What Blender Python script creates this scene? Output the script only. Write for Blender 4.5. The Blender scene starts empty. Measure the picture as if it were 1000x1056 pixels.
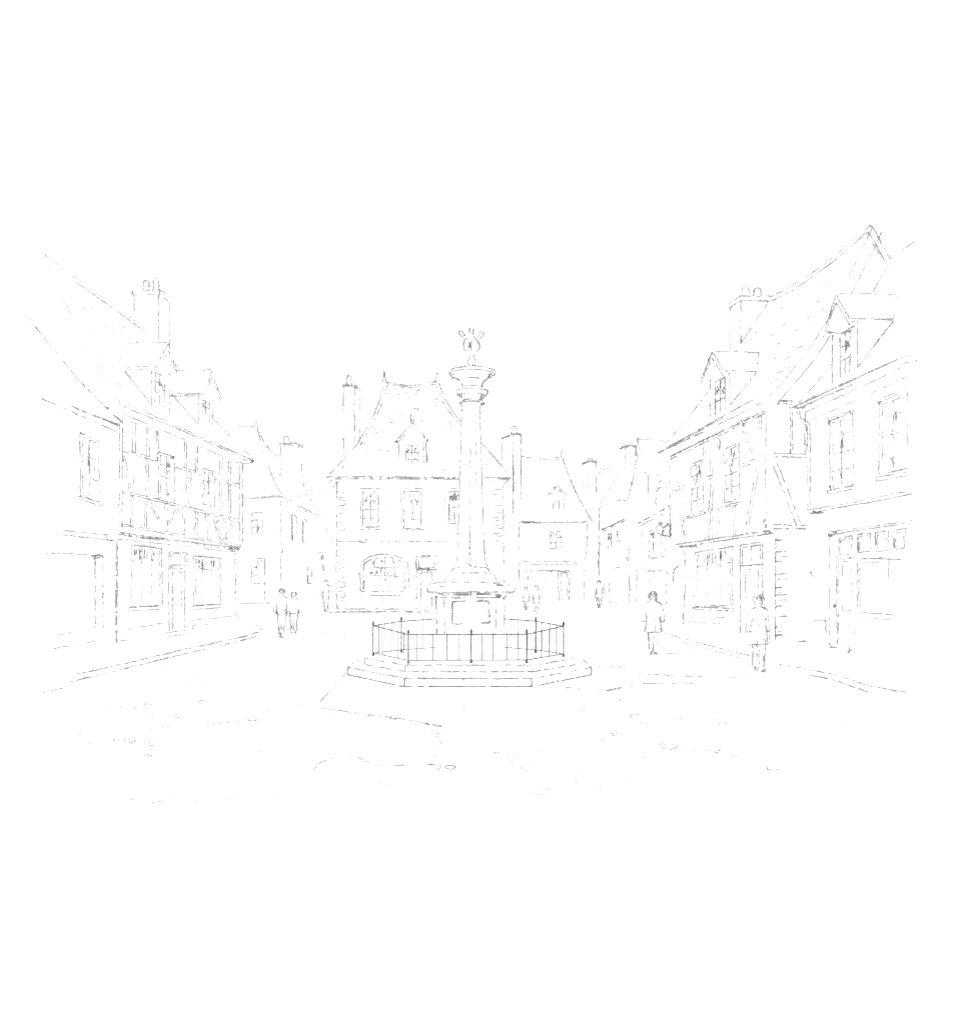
import bpy, math, random
from mathutils import Vector, Matrix
R = random.Random(7)
C = bpy.context.scene.collection
F_PX, CX, HY, EYE = 900.0, 500.0, 591.0, 2.3     # focal length in photo pixels, principal column, horizon row, eye height (m)
ZUP = Vector((0, 0, 1))

# ------------------------------------------------------------------ materials
def mat(name, lo, hi, scale, bump=0.0, rough=0.9):
    m = bpy.data.materials.new(name); m.use_nodes = True
    nt = m.node_tree; b = nt.nodes['Principled BSDF']
    b.inputs['Roughness'].default_value = rough
    b.inputs['Specular IOR Level'].default_value = 0.0
    tc = nt.nodes.new('ShaderNodeTexCoord'); nz = nt.nodes.new('ShaderNodeTexNoise'); cr = nt.nodes.new('ShaderNodeValToRGB')
    nz.inputs['Scale'].default_value = scale; nz.inputs['Detail'].default_value = 4
    cr.color_ramp.elements[0].color = (*lo, 1); cr.color_ramp.elements[1].color = (*hi, 1)
    cr.color_ramp.elements[0].position = .35; cr.color_ramp.elements[1].position = .65
    nt.links.new(tc.outputs['Object'], nz.inputs['Vector']); nt.links.new(nz.outputs['Fac'], cr.inputs['Fac'])
    nt.links.new(cr.outputs['Color'], b.inputs['Base Color'])
    if bump:
        bp = nt.nodes.new('ShaderNodeBump'); bp.inputs['Strength'].default_value = bump; bp.inputs['Distance'].default_value = .01
        nt.links.new(nz.outputs['Fac'], bp.inputs['Height']); nt.links.new(bp.outputs['Normal'], b.inputs['Normal'])
    return m
def g(v): return (v, v, v)
PLASTER = mat('white_plaster', g(.88), g(.92), 3)
TILE = mat('white_roof_tile', g(.87), g(.92), 6)
STONE = mat('white_stone', g(.88), g(.92), 4)
PANE = mat('white_pane', g(.88), g(.91), 2)
CLOTH = mat('white_cloth', g(.87), g(.92), 8)
IRON = mat('grey_iron', g(.07), g(.17), 9)
INK = mat('graphite_line', g(.16), g(.28), 5)

# ------------------------------------------------------------------ geometry helpers
def P(px, py, d):
    return Vector(((px-CX)*d/F_PX, d, EYE+(HY-py)*d/F_PX))
def G(px, py, z=0.0):
    return P(px, py, (EYE-z)*F_PX/(py-HY))
def proj(p):
    return (CX+p.x*F_PX/p.y, HY-(p.z-EYE)*F_PX/p.y)
class Plane:
    """a plane in the world; at() meets it with the sight line of a photo point"""
    def __init__(s, o, n):
        s.o = Vector(o); s.n = Vector(n).normalized()
        if s.n.dot(Vector((0, 0, EYE))-s.o) < 0: s.n = -s.n
    def at(s, px, py, off=0.0):
        r = Vector(((px-CX)/F_PX, 1, (HY-py)/F_PX)); o = s.o+s.n*off
        t = s.n.dot(o-Vector((0, 0, EYE)))/s.n.dot(r)
        return Vector((0, 0, EYE))+r*t
    def shift(s, off): return Plane(s.o+s.n*off, s.n)
def vplane(a, b):
    u = (b-a); u.z = 0; return Plane(a, u.cross(ZUP))
def front(d): return Plane((0, d, 0), (0, -1, 0))
def ext(p, dr, px):
    """go from p along dr until the photo column px"""
    k = (px-CX)/F_PX
    return p+dr*((k*p.y-p.x)/(dr.x-k*dr.y))
def resample(pts, n):
    L = [0]
    for a, b in zip(pts, pts[1:]): L.append(L[-1]+(b-a).length)
    out = []
    for i in range(n):
        t = L[-1]*i/(n-1); j = 0
        while j < len(L)-2 and L[j+1] < t: j += 1
        f = (t-L[j])/max(1e-9, L[j+1]-L[j]); out.append(pts[j].lerp(pts[j+1], min(1, f)))
    return out

GAIN = 2.2
WM = [1.0]          # line weight of the thing being built
class MB:
    def __init__(s): s.v = []; s.f = []; s.m = []
    def face(s, pts, m=0):
        i = len(s.v); s.v += [Vector(p) for p in pts]; s.f.append(tuple(range(i, i+len(pts)))); s.m.append(m)
    def idx(s, pts, faces, m=0):
        i = len(s.v); s.v += [Vector(p) for p in pts]
        for f in faces: s.f.append(tuple(i+k for k in f)); s.m.append(m)
    def prism(s, fr, vec, m=0):
        """closed solid: polygon fr pushed along vec"""
        n = len(fr); bk = [p+vec for p in fr]
        s.idx(list(fr)+bk, [tuple(range(n)), tuple(range(2*n-1, n-1, -1))]+[(i, n+i, n+(i+1) % n, (i+1) % n) for i in range(n)], m)
    def hexa(s, b, t, m=0):
        s.idx(list(b)+list(t), [(3, 2, 1, 0), (4, 5, 6, 7)]+[(i, (i+1) % 4, 4+(i+1) % 4, 4+i) for i in range(4)], m)
    def slab(s, pl, poly, d0, d1, m=0):
        s.prism([pl.at(x, y, d1) for x, y in poly], pl.n*(d0-d1), m)
    def rings(s, rs, cap=True, m=0):
        n = len(rs[0]); pts = [p for r in rs for p in r]; fs = []
        for k in range(len(rs)-1):
            for i in range(n): fs.append((k*n+i, k*n+(i+1) % n, (k+1)*n+(i+1) % n, (k+1)*n+i))
        if cap: fs += [tuple(range(n-1, -1, -1)), tuple((len(rs)-1)*n+i for i in range(n))]
        s.idx(pts, fs, m)
    def lathe(s, c, prof, n=20, m=0):
        s.rings([[Vector((c[0]+r*math.cos(2*math.pi*i/n), c[1]+r*math.sin(2*math.pi*i/n), z)) for i in range(n)] for r, z in prof], True, m)
    def tube(s, pts, r, n=6, m=0):
        rs = []
        for i, p in enumerate(pts):
            t = (pts[min(i+1, len(pts)-1)]-pts[max(i-1, 0)]).normalized()
            a = t.cross(Vector((.3, .9, .2))); a.normalize(); b = t.cross(a)
            rr = r[i] if isinstance(r, (list, tuple)) else r
            rs.append([p+(a*math.cos(2*math.pi*k/n)+b*math.sin(2*math.pi*k/n))*rr for k in range(n)])
        s.rings(rs, True, m)
    # a hand-drawn outline: broken, slightly wavering thin rods lying on the edge
    def stroke(s, pts, w=.6, den=.75, jit=.28, m=1):
        pts = [Vector(p) for p in pts]; chain = []
        for a, b in zip(pts, pts[1:]):
            u = (a.y+b.y)/2/F_PX
            pa, pb = proj(a), proj(b)
            n = max(1, int(math.hypot(pa[0]-pb[0], pa[1]-pb[1])/1.3))
            for k in range(n): chain.append((a.lerp(b, k/n), u))
        chain.append((pts[-1], pts[-1].y/F_PX))
        ph = R.random()*6.28; on = 0; off = 0; last = None; jv = Vector()
        lo = R.uniform(.85, 1.1)
        for k, (p, u) in enumerate(chain):
            jv = jv*.5+Vector((R.uniform(-1, 1), R.uniform(-.3, .3), R.uniform(-1, 1)))*jit*u
            q = p+jv
            if off > 0: off -= 1; last = None
            else:
                if last is not None:
                    ww = (.3+.62*w)*GAIN*WM[0]*lo*R.uniform(.6, 1.3)*(1+.22*math.sin(ph+k*.21))
                    s.rod(last, q, ww*u*.5, m)
                last = q
                if R.random() < (1-den)*.27: off = R.choice((1, 1, 1, 2, 2))
    def rod(s, a, b, r, m=1):
        t = b-a
        if t.length < 1e-6: return
        t.normalize(); x = t.cross(Vector((.21, .93, .3))); x.normalize(); y = t.cross(x)
        o = [x*r, (x*-.5+y*.866)*r, (x*-.5-y*.866)*r]
        s.idx([a+k for k in o]+[b+k for k in o], [(0, 1, 4, 3), (1, 2, 5, 4), (2, 0, 3, 5)], m)
    def line(s, pl, px, w=.6, den=.75, off=.04, jit=.28):
        s.stroke([pl.at(x, y, off) for x, y in px], w, den, jit)
    def scrib(s, pl, x0, y0, x1, y1, n=5, w=.7, off=.05):
        """a patch of dark pencil shading inside a box"""
        for k in range(n):
            a = (R.uniform(x0, x1), R.uniform(y0, y1)); b = (R.uniform(x0, x1), R.uniform(y0, y1))
            s.line(pl, [a, ((a[0]+b[0])/2+R.uniform(-.7, .7), (a[1]+b[1])/2), b], w, .7, off)
    def fleck(s, quad, n, w=.4, L=.04):
        """stray short marks of tiles or stones over a four-cornered surface (corners: a b c d)"""
        a, b, c, d = quad
        for k in range(n):
            u, v = R.random(), R.random(); du = R.uniform(.3, 1)*L
            f = lambda uu: a.lerp(b, min(1, uu)).lerp(d.lerp(c, min(1, uu)), v)
            s.stroke([f(u), f(u+du)], w, .6, .35)
    def beam(s, pl, a, b, wpx, d=.05, w=.5, den=.6, base=0.0):
        dx, dy = b[0]-a[0], b[1]-a[1]; L = math.hypot(dx, dy); nx, ny = -dy/L*wpx/2, dx/L*wpx/2
        q = [(a[0]+nx, a[1]+ny), (b[0]+nx, b[1]+ny), (b[0]-nx, b[1]-ny), (a[0]-nx, a[1]-ny)]
        s.slab(pl, q, base, base+d)
        s.line(pl, q[:2], w, den, base+d+.02); s.line(pl, q[2:], w, den*.9, base+d+.02)
    def build(s, name, parent=None, m=PLASTER, root=None):
        me = bpy.data.meshes.new(name); o = bpy.data.objects.new(name, me); C.objects.link(o)
        rt = parent
        while rt is not None and rt.parent: rt = rt.parent
        if rt is not None: org = rt.location
        elif root is not None: org = Vector(root); o.location = org
        else: org = Vector()
        me.from_pydata([tuple(v-org) for v in s.v], [], s.f)
        me.materials.append(m); me.materials.append(INK); me.polygons.foreach_set('material_index', s.m); me.update()
        o.parent = parent
        return o
def tag(o, label=None, cat=None, group=None, kind=None):
    for k, v in (('label', label), ('category', cat), ('group', group), ('kind', kind)):
        if v: o[k] = v
    return o
def empty(name, loc, label, cat, group=None):
    o = bpy.data.objects.new(name, None); C.objects.link(o); o.location = loc; o.empty_display_size = .3
    return tag(o, label, cat, group)
def bil(q, s, t):
    ax = q[0][0]+(q[1][0]-q[0][0])*s; ay = q[0][1]+(q[1][1]-q[0][1])*s
    bx = q[3][0]+(q[2][0]-q[3][0])*s; by = q[3][1]+(q[2][1]-q[3][1])*s
    return (ax+(bx-ax)*t, ay+(by-ay)*t)
def box4(x0, y0, x1, y1): return [(x0, y0), (x1, y0), (x1, y1), (x0, y1)]

# ------------------------------------------------------------------ building parts
def window(par, F, q, cols=2, rows=3, off=0.0, sill=None, w=.55, den=.62, shade=0, inner=True, shade_box=None, marks=()):
    mp = MB(); mp.slab(F, [bil(q, .04, .03), bil(q, .96, .03), bil(q, .96, .97), bil(q, .04, .97)], off-.02, off+.025)
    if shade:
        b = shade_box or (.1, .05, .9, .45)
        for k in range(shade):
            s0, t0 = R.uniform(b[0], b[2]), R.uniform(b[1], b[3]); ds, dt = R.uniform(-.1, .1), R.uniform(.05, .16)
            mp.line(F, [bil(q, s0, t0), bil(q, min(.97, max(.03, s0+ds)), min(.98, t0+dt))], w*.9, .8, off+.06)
    wo = mp.build('window', par, PANE)
    fr = MB(); e = .07
    for a, b in (((0, 0), (1, e)), ((0, 1-e*.7), (1, 1)), ((0, e), (e, 1-e*.7)), ((1-e, e), (1, 1-e*.7))):
        fr.slab(F, [bil(q, a[0], a[1]), bil(q, b[0], a[1]), bil(q, b[0], b[1]), bil(q, a[0], b[1])], off-.02, off+.07)
    for k in range(1, cols):
        s = k/cols; fr.slab(F, [bil(q, s-.025, e), bil(q, s+.025, e), bil(q, s+.025, 1-e), bil(q, s-.025, 1-e)], off-.02, off+.055)
        fr.line(F, [bil(q, s, .05), bil(q, s, .95)], w*.95, den*.9, off+.085)
    for k in range(1, rows):
        t = k/rows; fr.slab(F, [bil(q, e, t-.015), bil(q, 1-e, t-.015), bil(q, 1-e, t+.015), bil(q, e, t+.015)], off-.02, off+.05)
        fr.line(F, [bil(q, .1, t), bil(q, .9, t)], w*.8, den*.6, off+.085)
    fr.line(F, [bil(q, 0, 0), bil(q, 1, 0)], w*1.15, den, off+.085)
    fr.line(F, [bil(q, 0, 0), bil(q, 0, 1)], w*1.1, den, off+.085)
    fr.line(F, [bil(q, 1, 0), bil(q, 1, 1)], w*.9, den*.9, off+.085)
    fr.line(F, [bil(q, 0, 1), bil(q, 1, 1)], w*.9, den*.8, off+.085)
    if inner:
        fr.line(F, [bil(q, .13, .98), bil(q, .13, .05), bil(q, .88, .05)], w*.7, den*.6, off+.085)
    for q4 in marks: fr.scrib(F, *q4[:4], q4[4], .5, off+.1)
    fr.build('frame', wo, PLASTER)
    if sill:
        (x0, y0), (x1, y1), h = sill; sb = MB()
        sb.slab(F, [(x0, y0), (x1, y1), (x1, y1+h), (x0, y0+h)], off-.02, off+.14)
        sb.line(F, [(x0, y0), (x1, y1)], w, den, off+.16); sb.line(F, [(x0, y0+h), (x1, y1+h)], w, den, off+.16)
        sb.line(F, [(x0, y0), (x0, y0+h)], w, den, off+.16); sb.line(F, [(x1, y1), (x1, y1+h)], w, den, off+.16)
        sb.build('sill', wo, STONE)
    return wo
def door(par, F, q, off=0.0, w=.6, den=.7, name='door', panel=True, fan=None, knob=None, bars=False):
    d = MB(); d.slab(F, q, off-.02, off+.05)
    d.line(F, [q[3], q[0], q[1], q[2]], w, den, off+.07)
    if panel:
        d.line(F, [bil(q, .25, .95), bil(q, .25, .06), bil(q, .8, .06)], w*.8, den*.7, off+.07)
        d.line(F, [bil(q, .8, .06), bil(q, .8, .95)], w*.6, den*.5, off+.07)
    o = d.build(name, par, PLASTER)
    if fan:
        f = MB(); f.slab(F, fan, off-.02, off+.05); f.line(F, fan+[fan[0]], w, den, off+.07)
        a, b = bil(fan, .12, .9), bil(fan, .88, .9)
        if bars:
            for t in (.1, .5, .9): f.line(F, [bil(fan, t, .12), bil(fan, t, .92)], w, den*.8, off+.07)
            f.line(F, [bil(fan, .1, .14), bil(fan, .9, .12)], w*.9, den, off+.07)
        else: f.line(F, [a, bil(fan, .1, .3), bil(fan, .3, .1), bil(fan, .7, .1), bil(fan, .9, .3), b, a], w*.8, den*.8, off+.07)
        f.build('fanlight', par, PANE)
    if knob:
        k = MB(); c = F.at(knob[0], knob[1], off+.1)
        k.lathe((c.x, c.y), [(.01, c.z-.05), (.045, c.z-.03), (.045, c.z+.03), (.01, c.z+.05)], 8)
        k.scrib(F, knob[0]-1.5, knob[1]-2.5, knob[0]+1.5, knob[1]+2.5, 4, .6, off+.16); k.build('handle', o, IRON)
    return o
def chimney(par, d, fx0, fx1, sx, y_top, y_bot, side_top=None, cap=4, pots=(), over=1.5, name='chimney', w=.6, den=.72, side_left=False, depth=None):
    """square stack: front face fx0..fx1 at depth d, one side face seen out to column sx; pots: (x0,x1,y0)"""
    u = d/F_PX; c = MB()
    near = fx0 if side_left else fx1
    # depth that puts the rear corner of the visible side face on column sx
    X = (near-CX)*u
    if depth is None: depth = 1.0
    bx = (sx-CX)*(d+depth)/F_PX-X
    vec = Vector((bx, depth, 0))
    def stack(x0, x1, ya, yb, gx):
        a, b = P(x0, ya, d), P(x1, ya, d); zb = P(x0, yb, d).z
        e = Vector((gx*u, 0, 0)); a = a-e; b = b+e
        fr = [a, b, Vector((b.x, b.y, zb)), Vector((a.x, a.y, zb))]
        return fr
    body = stack(fx0, fx1, y_top+cap, y_bot, 0); c.prism(body, vec)
    cp = stack(fx0, fx1, y_top, y_top+cap, over); cp = [p+Vector((0, -over*u*.6, 0)) for p in cp]
    v2 = vec+Vector((0, over*u*1.2, 0)); c.prism(cp, v2)
    lift = Vector((0, -.03, 0))
    L = lambda pts, ww=w, dd=den: c.stroke([p+lift for p in pts], ww, dd)
    L([cp[0], cp[1]]); L([cp[3], cp[2]], w*.8, den*.8); L([cp[0], cp[3]]); L([cp[1], cp[2]])
    L([body[0], body[3]], w*.9, den*.8); L([body[1], body[2]], w*1.1, den)
    near_i = 0 if side_left else 1
    L([cp[near_i], cp[near_i]+v2, cp[3-near_i]+v2]); L([cp[3-near_i], cp[3-near_i]+v2], w*.8, den*.8)
    L([body[near_i]+vec, body[3-near_i]+vec])
    o = c.build(name, par, STONE)
    zt = cp[0].z
    for (x0, x1, yt) in pots:
        t = MB(); cxp = P((x0+x1)/2, yt, d+depth*.45); r = (x1-x0)/2*(d/F_PX); z1 = P(fx0, yt, d).z
        cx, cy = cxp.x+0, cxp.y
        t.lathe((cx, cy), [(r*1.05, zt-.05), (r*.9, zt+(z1-zt)*.3), (r*.68, zt+(z1-zt)*.85), (r*.75, z1)], 12)
        for sg in (-1, 1):
            k = u*.45; t.stroke([Vector((cx+sg*(r*1.05+k), cy-r*.4, zt)), Vector((cx+sg*(r*.78+k), cy-r*.4, zt+(z1-zt)*.6)), Vector((cx+sg*(r*.75+k), cy-r*.4, z1))], w*1.05, den+.12)
        t.stroke([Vector((cx-r*.8, cy-r*.5, z1+.01)), Vector((cx, cy-r*.9, z1+.05)), Vector((cx+r*.8, cy-r*.5, z1+.01))], w*1.1, den+.15)
        t.build('chimney_pot', o, STONE)
    return o
def loft_roof(par, near, far, back, wt=.6, wn=.55, flecks=40, name='roof', close=True, draw=('near', 'far', 'ridge', 'eave'), m=TILE, thick=.16, sag=0.0, far_to=1.0):
    """near, far: eave-to-ridge curves of the two verges; the rear slope mirrors them across the ridge. back = unit vector away from the street"""
    n = 9; a = resample(near, n); b = resample(far, n); mb = MB()
    def mirror(c):
        r = c[-1]; return [r+back*((r-p).dot(back))+Vector((0, 0, p.z-r.z)) + (p-r - back*((p-r).dot(back)) - Vector((0,0,p.z-r.z))) for p in reversed(c[:-1])]
    A = a+mirror(a); B = b+mirror(b); N = len(A); K = 8; secs = []
    zlo, zhi = a[0].z, a[-1].z
    for k in range(K+1):
        t = k/K; secs.append([p.lerp(q, t)+Vector((0, 0, -sag*4*t*(1-t)*max(0, min(1, (p.z-zlo)/(zhi-zlo))))) for p, q in zip(A, B)])
    fs = []
    for k in range(K):
        for i in range(N-1): fs.append((k*N+i, k*N+i+1, (k+1)*N+i+1, (k+1)*N+i))
        fs.append((k*N, (k+1)*N, (k+1)*N+N-1, k*N+N-1))
    fs += [tuple(range(N-1, -1, -1)), tuple(K*N+i for i in range(N))]
    mb.idx([p for sc_ in secs for p in sc_], fs)
    S_ = lambda i, t: a[i].lerp(b[i], t)+Vector((0, 0, -sag*4*t*(1-t)*(a[i].z-zlo)/(zhi-zlo)))
    lf = Vector((0, -.05, .03))
    if 'near' in draw: mb.stroke([p+lf for p in a], wn, .72)
    if 'far' in draw: mb.stroke([p+lf for p in b], wn, .7)
    if 'ridge' in draw:
        mb.stroke([a[-1]+lf, b[-1]+lf], wt, .75)
    if 'ridge2' in draw:
        dn = Vector((0, 0, -.17)); mb.stroke([a[-1]+lf+dn, b[-1]+lf+dn], wt*.8, .6)
    if 'eave' in draw: mb.stroke([a[0]+lf, b[0]+lf], wt, .78)
    for k in range(flecks):
        i = R.randrange(1, n-2); f = R.random(); t = R.random(); d = R.uniform(.015, .04)
        nrm = Vector((0, -.04, .04))
        t = 1-far_to*(1-t); p = S_(i, t).lerp(S_(i+1, t), f)+nrm; q = S_(i, min(1, t+d)).lerp(S_(i+1, min(1, t+d)), f)+nrm
        mb.stroke([p, q], .34, .5, .3)
    return mb.build(name, par, m), a, b
def dormer(par, FD, apex, footL, footR, baseL, baseR, back_dir, ridge_px, eave_px, side, win=None, w=.6, den=.72, shade=3, beam=False):
    """gabled dormer: front face on plane FD from photo points; roof and one cheek run back along back_dir to photo columns. side -1: left cheek seen"""
    A, fl, fr_ = FD.at(*apex), FD.at(*footL), FD.at(*footR); bl, br = FD.at(*baseL), FD.at(*baseR)
    Ab = ext(A, back_dir, ridge_px); near_f = fl if side < 0 else fr_
    Lr = (Ab-A).dot(back_dir)
    fb = ext(near_f, back_dir, eave_px); Le = (fb-near_f).dot(back_dir)
    bd = back_dir
    body = MB(); wl, wr = FD.at(baseL[0], footL[1]), FD.at(baseR[0], footR[1])
    gab = [bl, br, wr, A, wl]; body.prism(gab, bd*(max(Le, Lr)+.22))
    n = FD.n*.03
    body.stroke([wl+n, bl+n], w*.9, den); body.stroke([wr+n, br+n], w*.9, den)
    nb = bl if side < 0 else br
    cheek_top = (wl if side < 0 else wr)
    body.stroke([cheek_top+bd*Le+n+Vector((0, 0, 0)), nb+n], w*1.05, den)
    body.stroke([cheek_top+bd*(Le*1.03)+n+Vector((0, -.05, .0)), nb.lerp(cheek_top+bd*Le, .35)+n], w*.6, den*.8)
    d = body.build('dormer', par, PLASTER)
    rf = MB(); up = Vector((0, 0, .1)); fo = FD.n*.18
    A2, l2, r2 = A+fo+up, fl+fo, fr_+fo
    L1 = bd*(Lr+.18)
    ov = Vector((0, 0, -.1))
    rf.prism([A2, l2, l2+ov, A2+ov*1.2], L1); rf.prism([r2, A2+Vector((0, 0, -.004)), A2+ov*1.2, r2+ov], L1)
    k = FD.n*.03
    rf.stroke([l2+k, A2+k, r2+k], w*1.1, den); rf.stroke([l2+ov*1.6+k, A2+ov*2.2+k], w*.8, den*.8); rf.stroke([r2+ov*1.6+k, A2+ov*2.2+k], w*.9, den*.8)
    lf = Vector((0, -.04, .03)); s2 = l2 if side < 0 else r2
    rf.stroke([A2+lf, A2+L1+lf], w*1.1, den); rf.stroke([A2+lf+Vector((0, 0, -.12)), A2+L1+lf+Vector((0, 0, -.12))], w*.5, den*.7)
    rf.stroke([s2+lf, s2+bd*(Le+.18)+lf], w*1.35, den+.1); rf.stroke([s2+lf+ov*.9, s2+bd*(Le+.18)+lf+ov*.9], w*.7, den*.8)
    rf.stroke([A2+L1+lf, s2+bd*(Le+.18)+lf], w*.7, den*.8)
    rf.build('roof', d, TILE)
    if win:
        mp = MB(); q = win; mp.slab(FD, q, -.02, .04)
        mp.line(FD, [q[3], q[0], q[1], q[2]], w*1.0, den, .06); mp.line(FD, [bil(q, .5, 0), bil(q, .5, 1)], w*.8, den*.8, .06)
        for t in (.3, .62): mp.line(FD, [bil(q, .1, t), bil(q, .9, t)], w*.7, den*.6, .06)
        for _ in range(shade):
            s0, t0 = R.uniform(.08, .8), R.uniform(.04, .4); mp.line(FD, [bil(q, s0, t0), bil(q, s0+.1, t0+.15)], w*1.3, .8, .07)
        mp.build('window', d, PANE)
    return d
HG = 'houses around the square'
def house(name, loc, label): return empty(name, loc, label, 'house', HG)
def foot(a, b, back, z0=0.0):
    return [Vector((p.x, p.y, z0)) for p in (a, b, b+back, a+back)]
def wall_box(mb, a, b, back, za0, za1, zb0=None, zb1=None):
    """box wall between plan points a and b, running back; heights may differ a little between the two ends"""
    zb0 = za0 if zb0 is None else zb0; zb1 = za1 if zb1 is None else zb1
    m = lambda p, z: Vector((p.x, p.y, z))
    mb.hexa([m(a, za0), m(b, zb0), m(b+back, zb0), m(a+back, za0)], [m(a, za1), m(b, zb1), m(b+back, zb1), m(a+back, za1)])

# ================================================================== SETTING
WM[0] = 0.85
GZ = 0.0
def ground_line(mb, px, w=.35, den=.5, z=.012, jit=.3):
    mb.stroke([G(x, y, z) for x, y in px], w, den, jit)
def cobble(mb, x, y, rx, ry=None, w=.4, den=.6, n=10):
    ry = ry or rx*.35
    ground_line(mb, [(x+rx*math.cos(2*math.pi*i/n), y+ry*math.sin(2*math.pi*i/n)) for i in range(n+1)], w, den)
gm = MB()
N = 24
xs = [-900, -300, -100]+[-40+5*i for i in range(17)]+[100, 300, 900]; ys = [-60, -10]+[2+4*i for i in range(25)]+[140, 300, 700, 1500]
gv = [Vector((x, y, 0)) for y in ys for x in xs]; nx = len(xs)
gm.idx(gv, [(j*nx+i, j*nx+i+1, (j+1)*nx+i+1, (j+1)*nx+i) for j in range(len(ys)-1) for i in range(nx-1)])
# paving outlines and cobbles of the square
ground_line(gm, [(357, 694), (344, 709), (330, 724)], .7, .75)
ground_line(gm, [(331, 730), (358, 734), (382, 738), (406, 740), (430, 744), (459, 750)], .75, .78)
ground_line(gm, [(460, 751), (452, 772), (443, 791)], .55, .66)
ground_line(gm, [(318, 806), (320, 798), (330, 786), (345, 781), (365, 780), (385, 788), (400, 790), (440, 788), (470, 791)], .5, .58)
ground_line(gm, [(132, 822), (146, 829), (180, 824), (215, 826), (250, 820), (285, 817), (302, 818), (313, 811)], .3, .32)
ground_line(gm, [(608, 687), (640, 688), (660, 695), (700, 697), (780, 700)], .6, .66)
ground_line(gm, [(565, 709), (600, 710), (625, 712), (650, 707), (665, 705), (716, 705)], .6, .66)
ground_line(gm, [(575, 711), (612, 715), (648, 709)], .34, .4)
ground_line(gm, [(672, 674), (697, 674), (728, 675)], .34, .45)
ground_line(gm, [(660, 695), (740, 700), (860, 708)], .28, .3)
ground_line(gm, [(270, 650), (310, 649), (345, 654), (362, 660)], .3, .35)
ground_line(gm, [(42, 715), (58, 711), (68, 709)], .45, .55)
ground_line(gm, [(60, 732), (95, 735), (118, 726)], .25, .2)
for (x, y, r, w, dn) in [(170, 690, 5, .5, .7), (204, 702, 7, .5, .6), (215, 703, 4, .5, .6), (132, 730, 8, .5, .6), (153, 726, 4, .7, .7), (146, 730, 6, .45, .6), (150, 739, 8, .4, .5),
        (186, 738, 6, .45, .55), (210, 724, 5, .4, .5), (213, 746, 6, .5, .6), (224, 747, 5, .45, .55), (240, 745, 6, .35, .4), (260, 742, 5, .5, .6), (275, 735, 4, .3, .4), (134, 764, 6, .45, .6),
        (158, 767, 6, .5, .6), (153, 779, 4, .4, .5), (120, 763, 4, .3, .4), (272, 776, 5, .4, .5), (75, 755, 3, .4, .5), (95, 766, 4, .3, .3), (160, 751, 4, .4, .4), (171, 749, 4, .4, .5), (382, 738, 4, .6, .7), (406, 740, 5, .65, .7),
        (445, 746, 6, .5, .6), (449, 758, 5, .4, .5), (452, 748, 3, .6, .6), (464, 791, 6, .6, .65), (454, 793, 4, .5, .6), (392, 811, 8, .35, .5), (402, 830, 5, .35, .5), (365, 780, 4, .4, .5), (412, 788, 4, .4, .5), (425, 808, 6, .3, .4),
        (474, 732, 5, .35, .4), (552, 772, 9, .5, .65), (575, 771, 4, .45, .55), (527, 778, 4, .75, .8), (512, 776, 2, .7, .8), (522, 786, 7, .45, .55), (541, 792, 5, .35, .45), (689, 769, 11, .5, .7), (690, 770, 8, .35, .4), (732, 776, 7, .45, .55), (740, 775, 4, .45, .5),
        (712, 774, 5, .35, .4), (797, 792, 7, .45, .5), (765, 785, 5, .35, .4), (757, 779, 4, .35, .4), (635, 722, 5, .5, .6), (654, 738, 5, .5, .6), (664, 746, 4, .4, .4), (745, 746, 5, .45, .5), (683, 743, 5, .35, .4), (698, 741, 4, .35, .4), (733, 741, 5, .35, .4),
        (660, 780, 6, .35, .45), (556, 816, 12, .35, .45), (617, 765, 6, .35, .4), (590, 808, 5, .3, .35), (620, 813, 4, .3, .35), (516, 726, 5, .4, .4), (600, 733, 4, .35, .4), (635, 757, 5, .35, .4), (510, 805, 5, .3, .4), (560, 742, 5, .25, .3), (805, 733, 5, .25, .3)]:
    cobble(gm, x, y, r*.95, r*.34, w*.85, dn)
for k in range(55):
    x, y = R.uniform(60, 880), R.uniform(685, 840)
    if abs(x-485) < 135 and y < 715: continue
    ground_line(gm, [(x, y), (x+R.uniform(1.5, 4), y+R.uniform(-.6, .6))], .3, .8)
tag(gm.build('ground', None, STONE), kind='structure')

def pavement(name, outer, inner, lines):
    """raised kerbed footway: outer kerb points (photo, at street level), inner points along the house fronts"""
    m = MB(); H = .13
    o = [G(x, y) for x, y in outer]; i = [G(x, y) for x, y in inner]
    poly = [p.copy() for p in o+list(reversed(i))]
    top = [p+Vector((0, 0, H)) for p in poly]
    m.prism(top, Vector((0, 0, -H-.05)))
    for (a, w, dn) in lines:
        m.stroke([p+Vector((0, -.02, 0)) for p in a(o)], w, dn)
    tag(m.build(name, None, STONE), kind='structure')
up = lambda z: (lambda o: [p+Vector((0, 0, z)) for p in o])
def drop(z, a, b): return lambda o: [p+Vector((0, 0, z)) for p in o[a:b]]
WM[0] = 1.15
pavement('pavement', [(64, 706), (80, 702), (110, 695), (150, 685), (190, 675), (225, 667), (250, 661), (265, 656.5), (270.5, 652.5), (266, 649.2), (258, 647)],
         [(30, 684.5), (57, 679.5), (121, 667.6), (180, 656.6), (236, 648.2)],
         [(drop(.14, 1, 10), .58, .74), (drop(.015, 0, 9), .52, .6), (drop(.14, 9, 11), .45, .6)])
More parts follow.
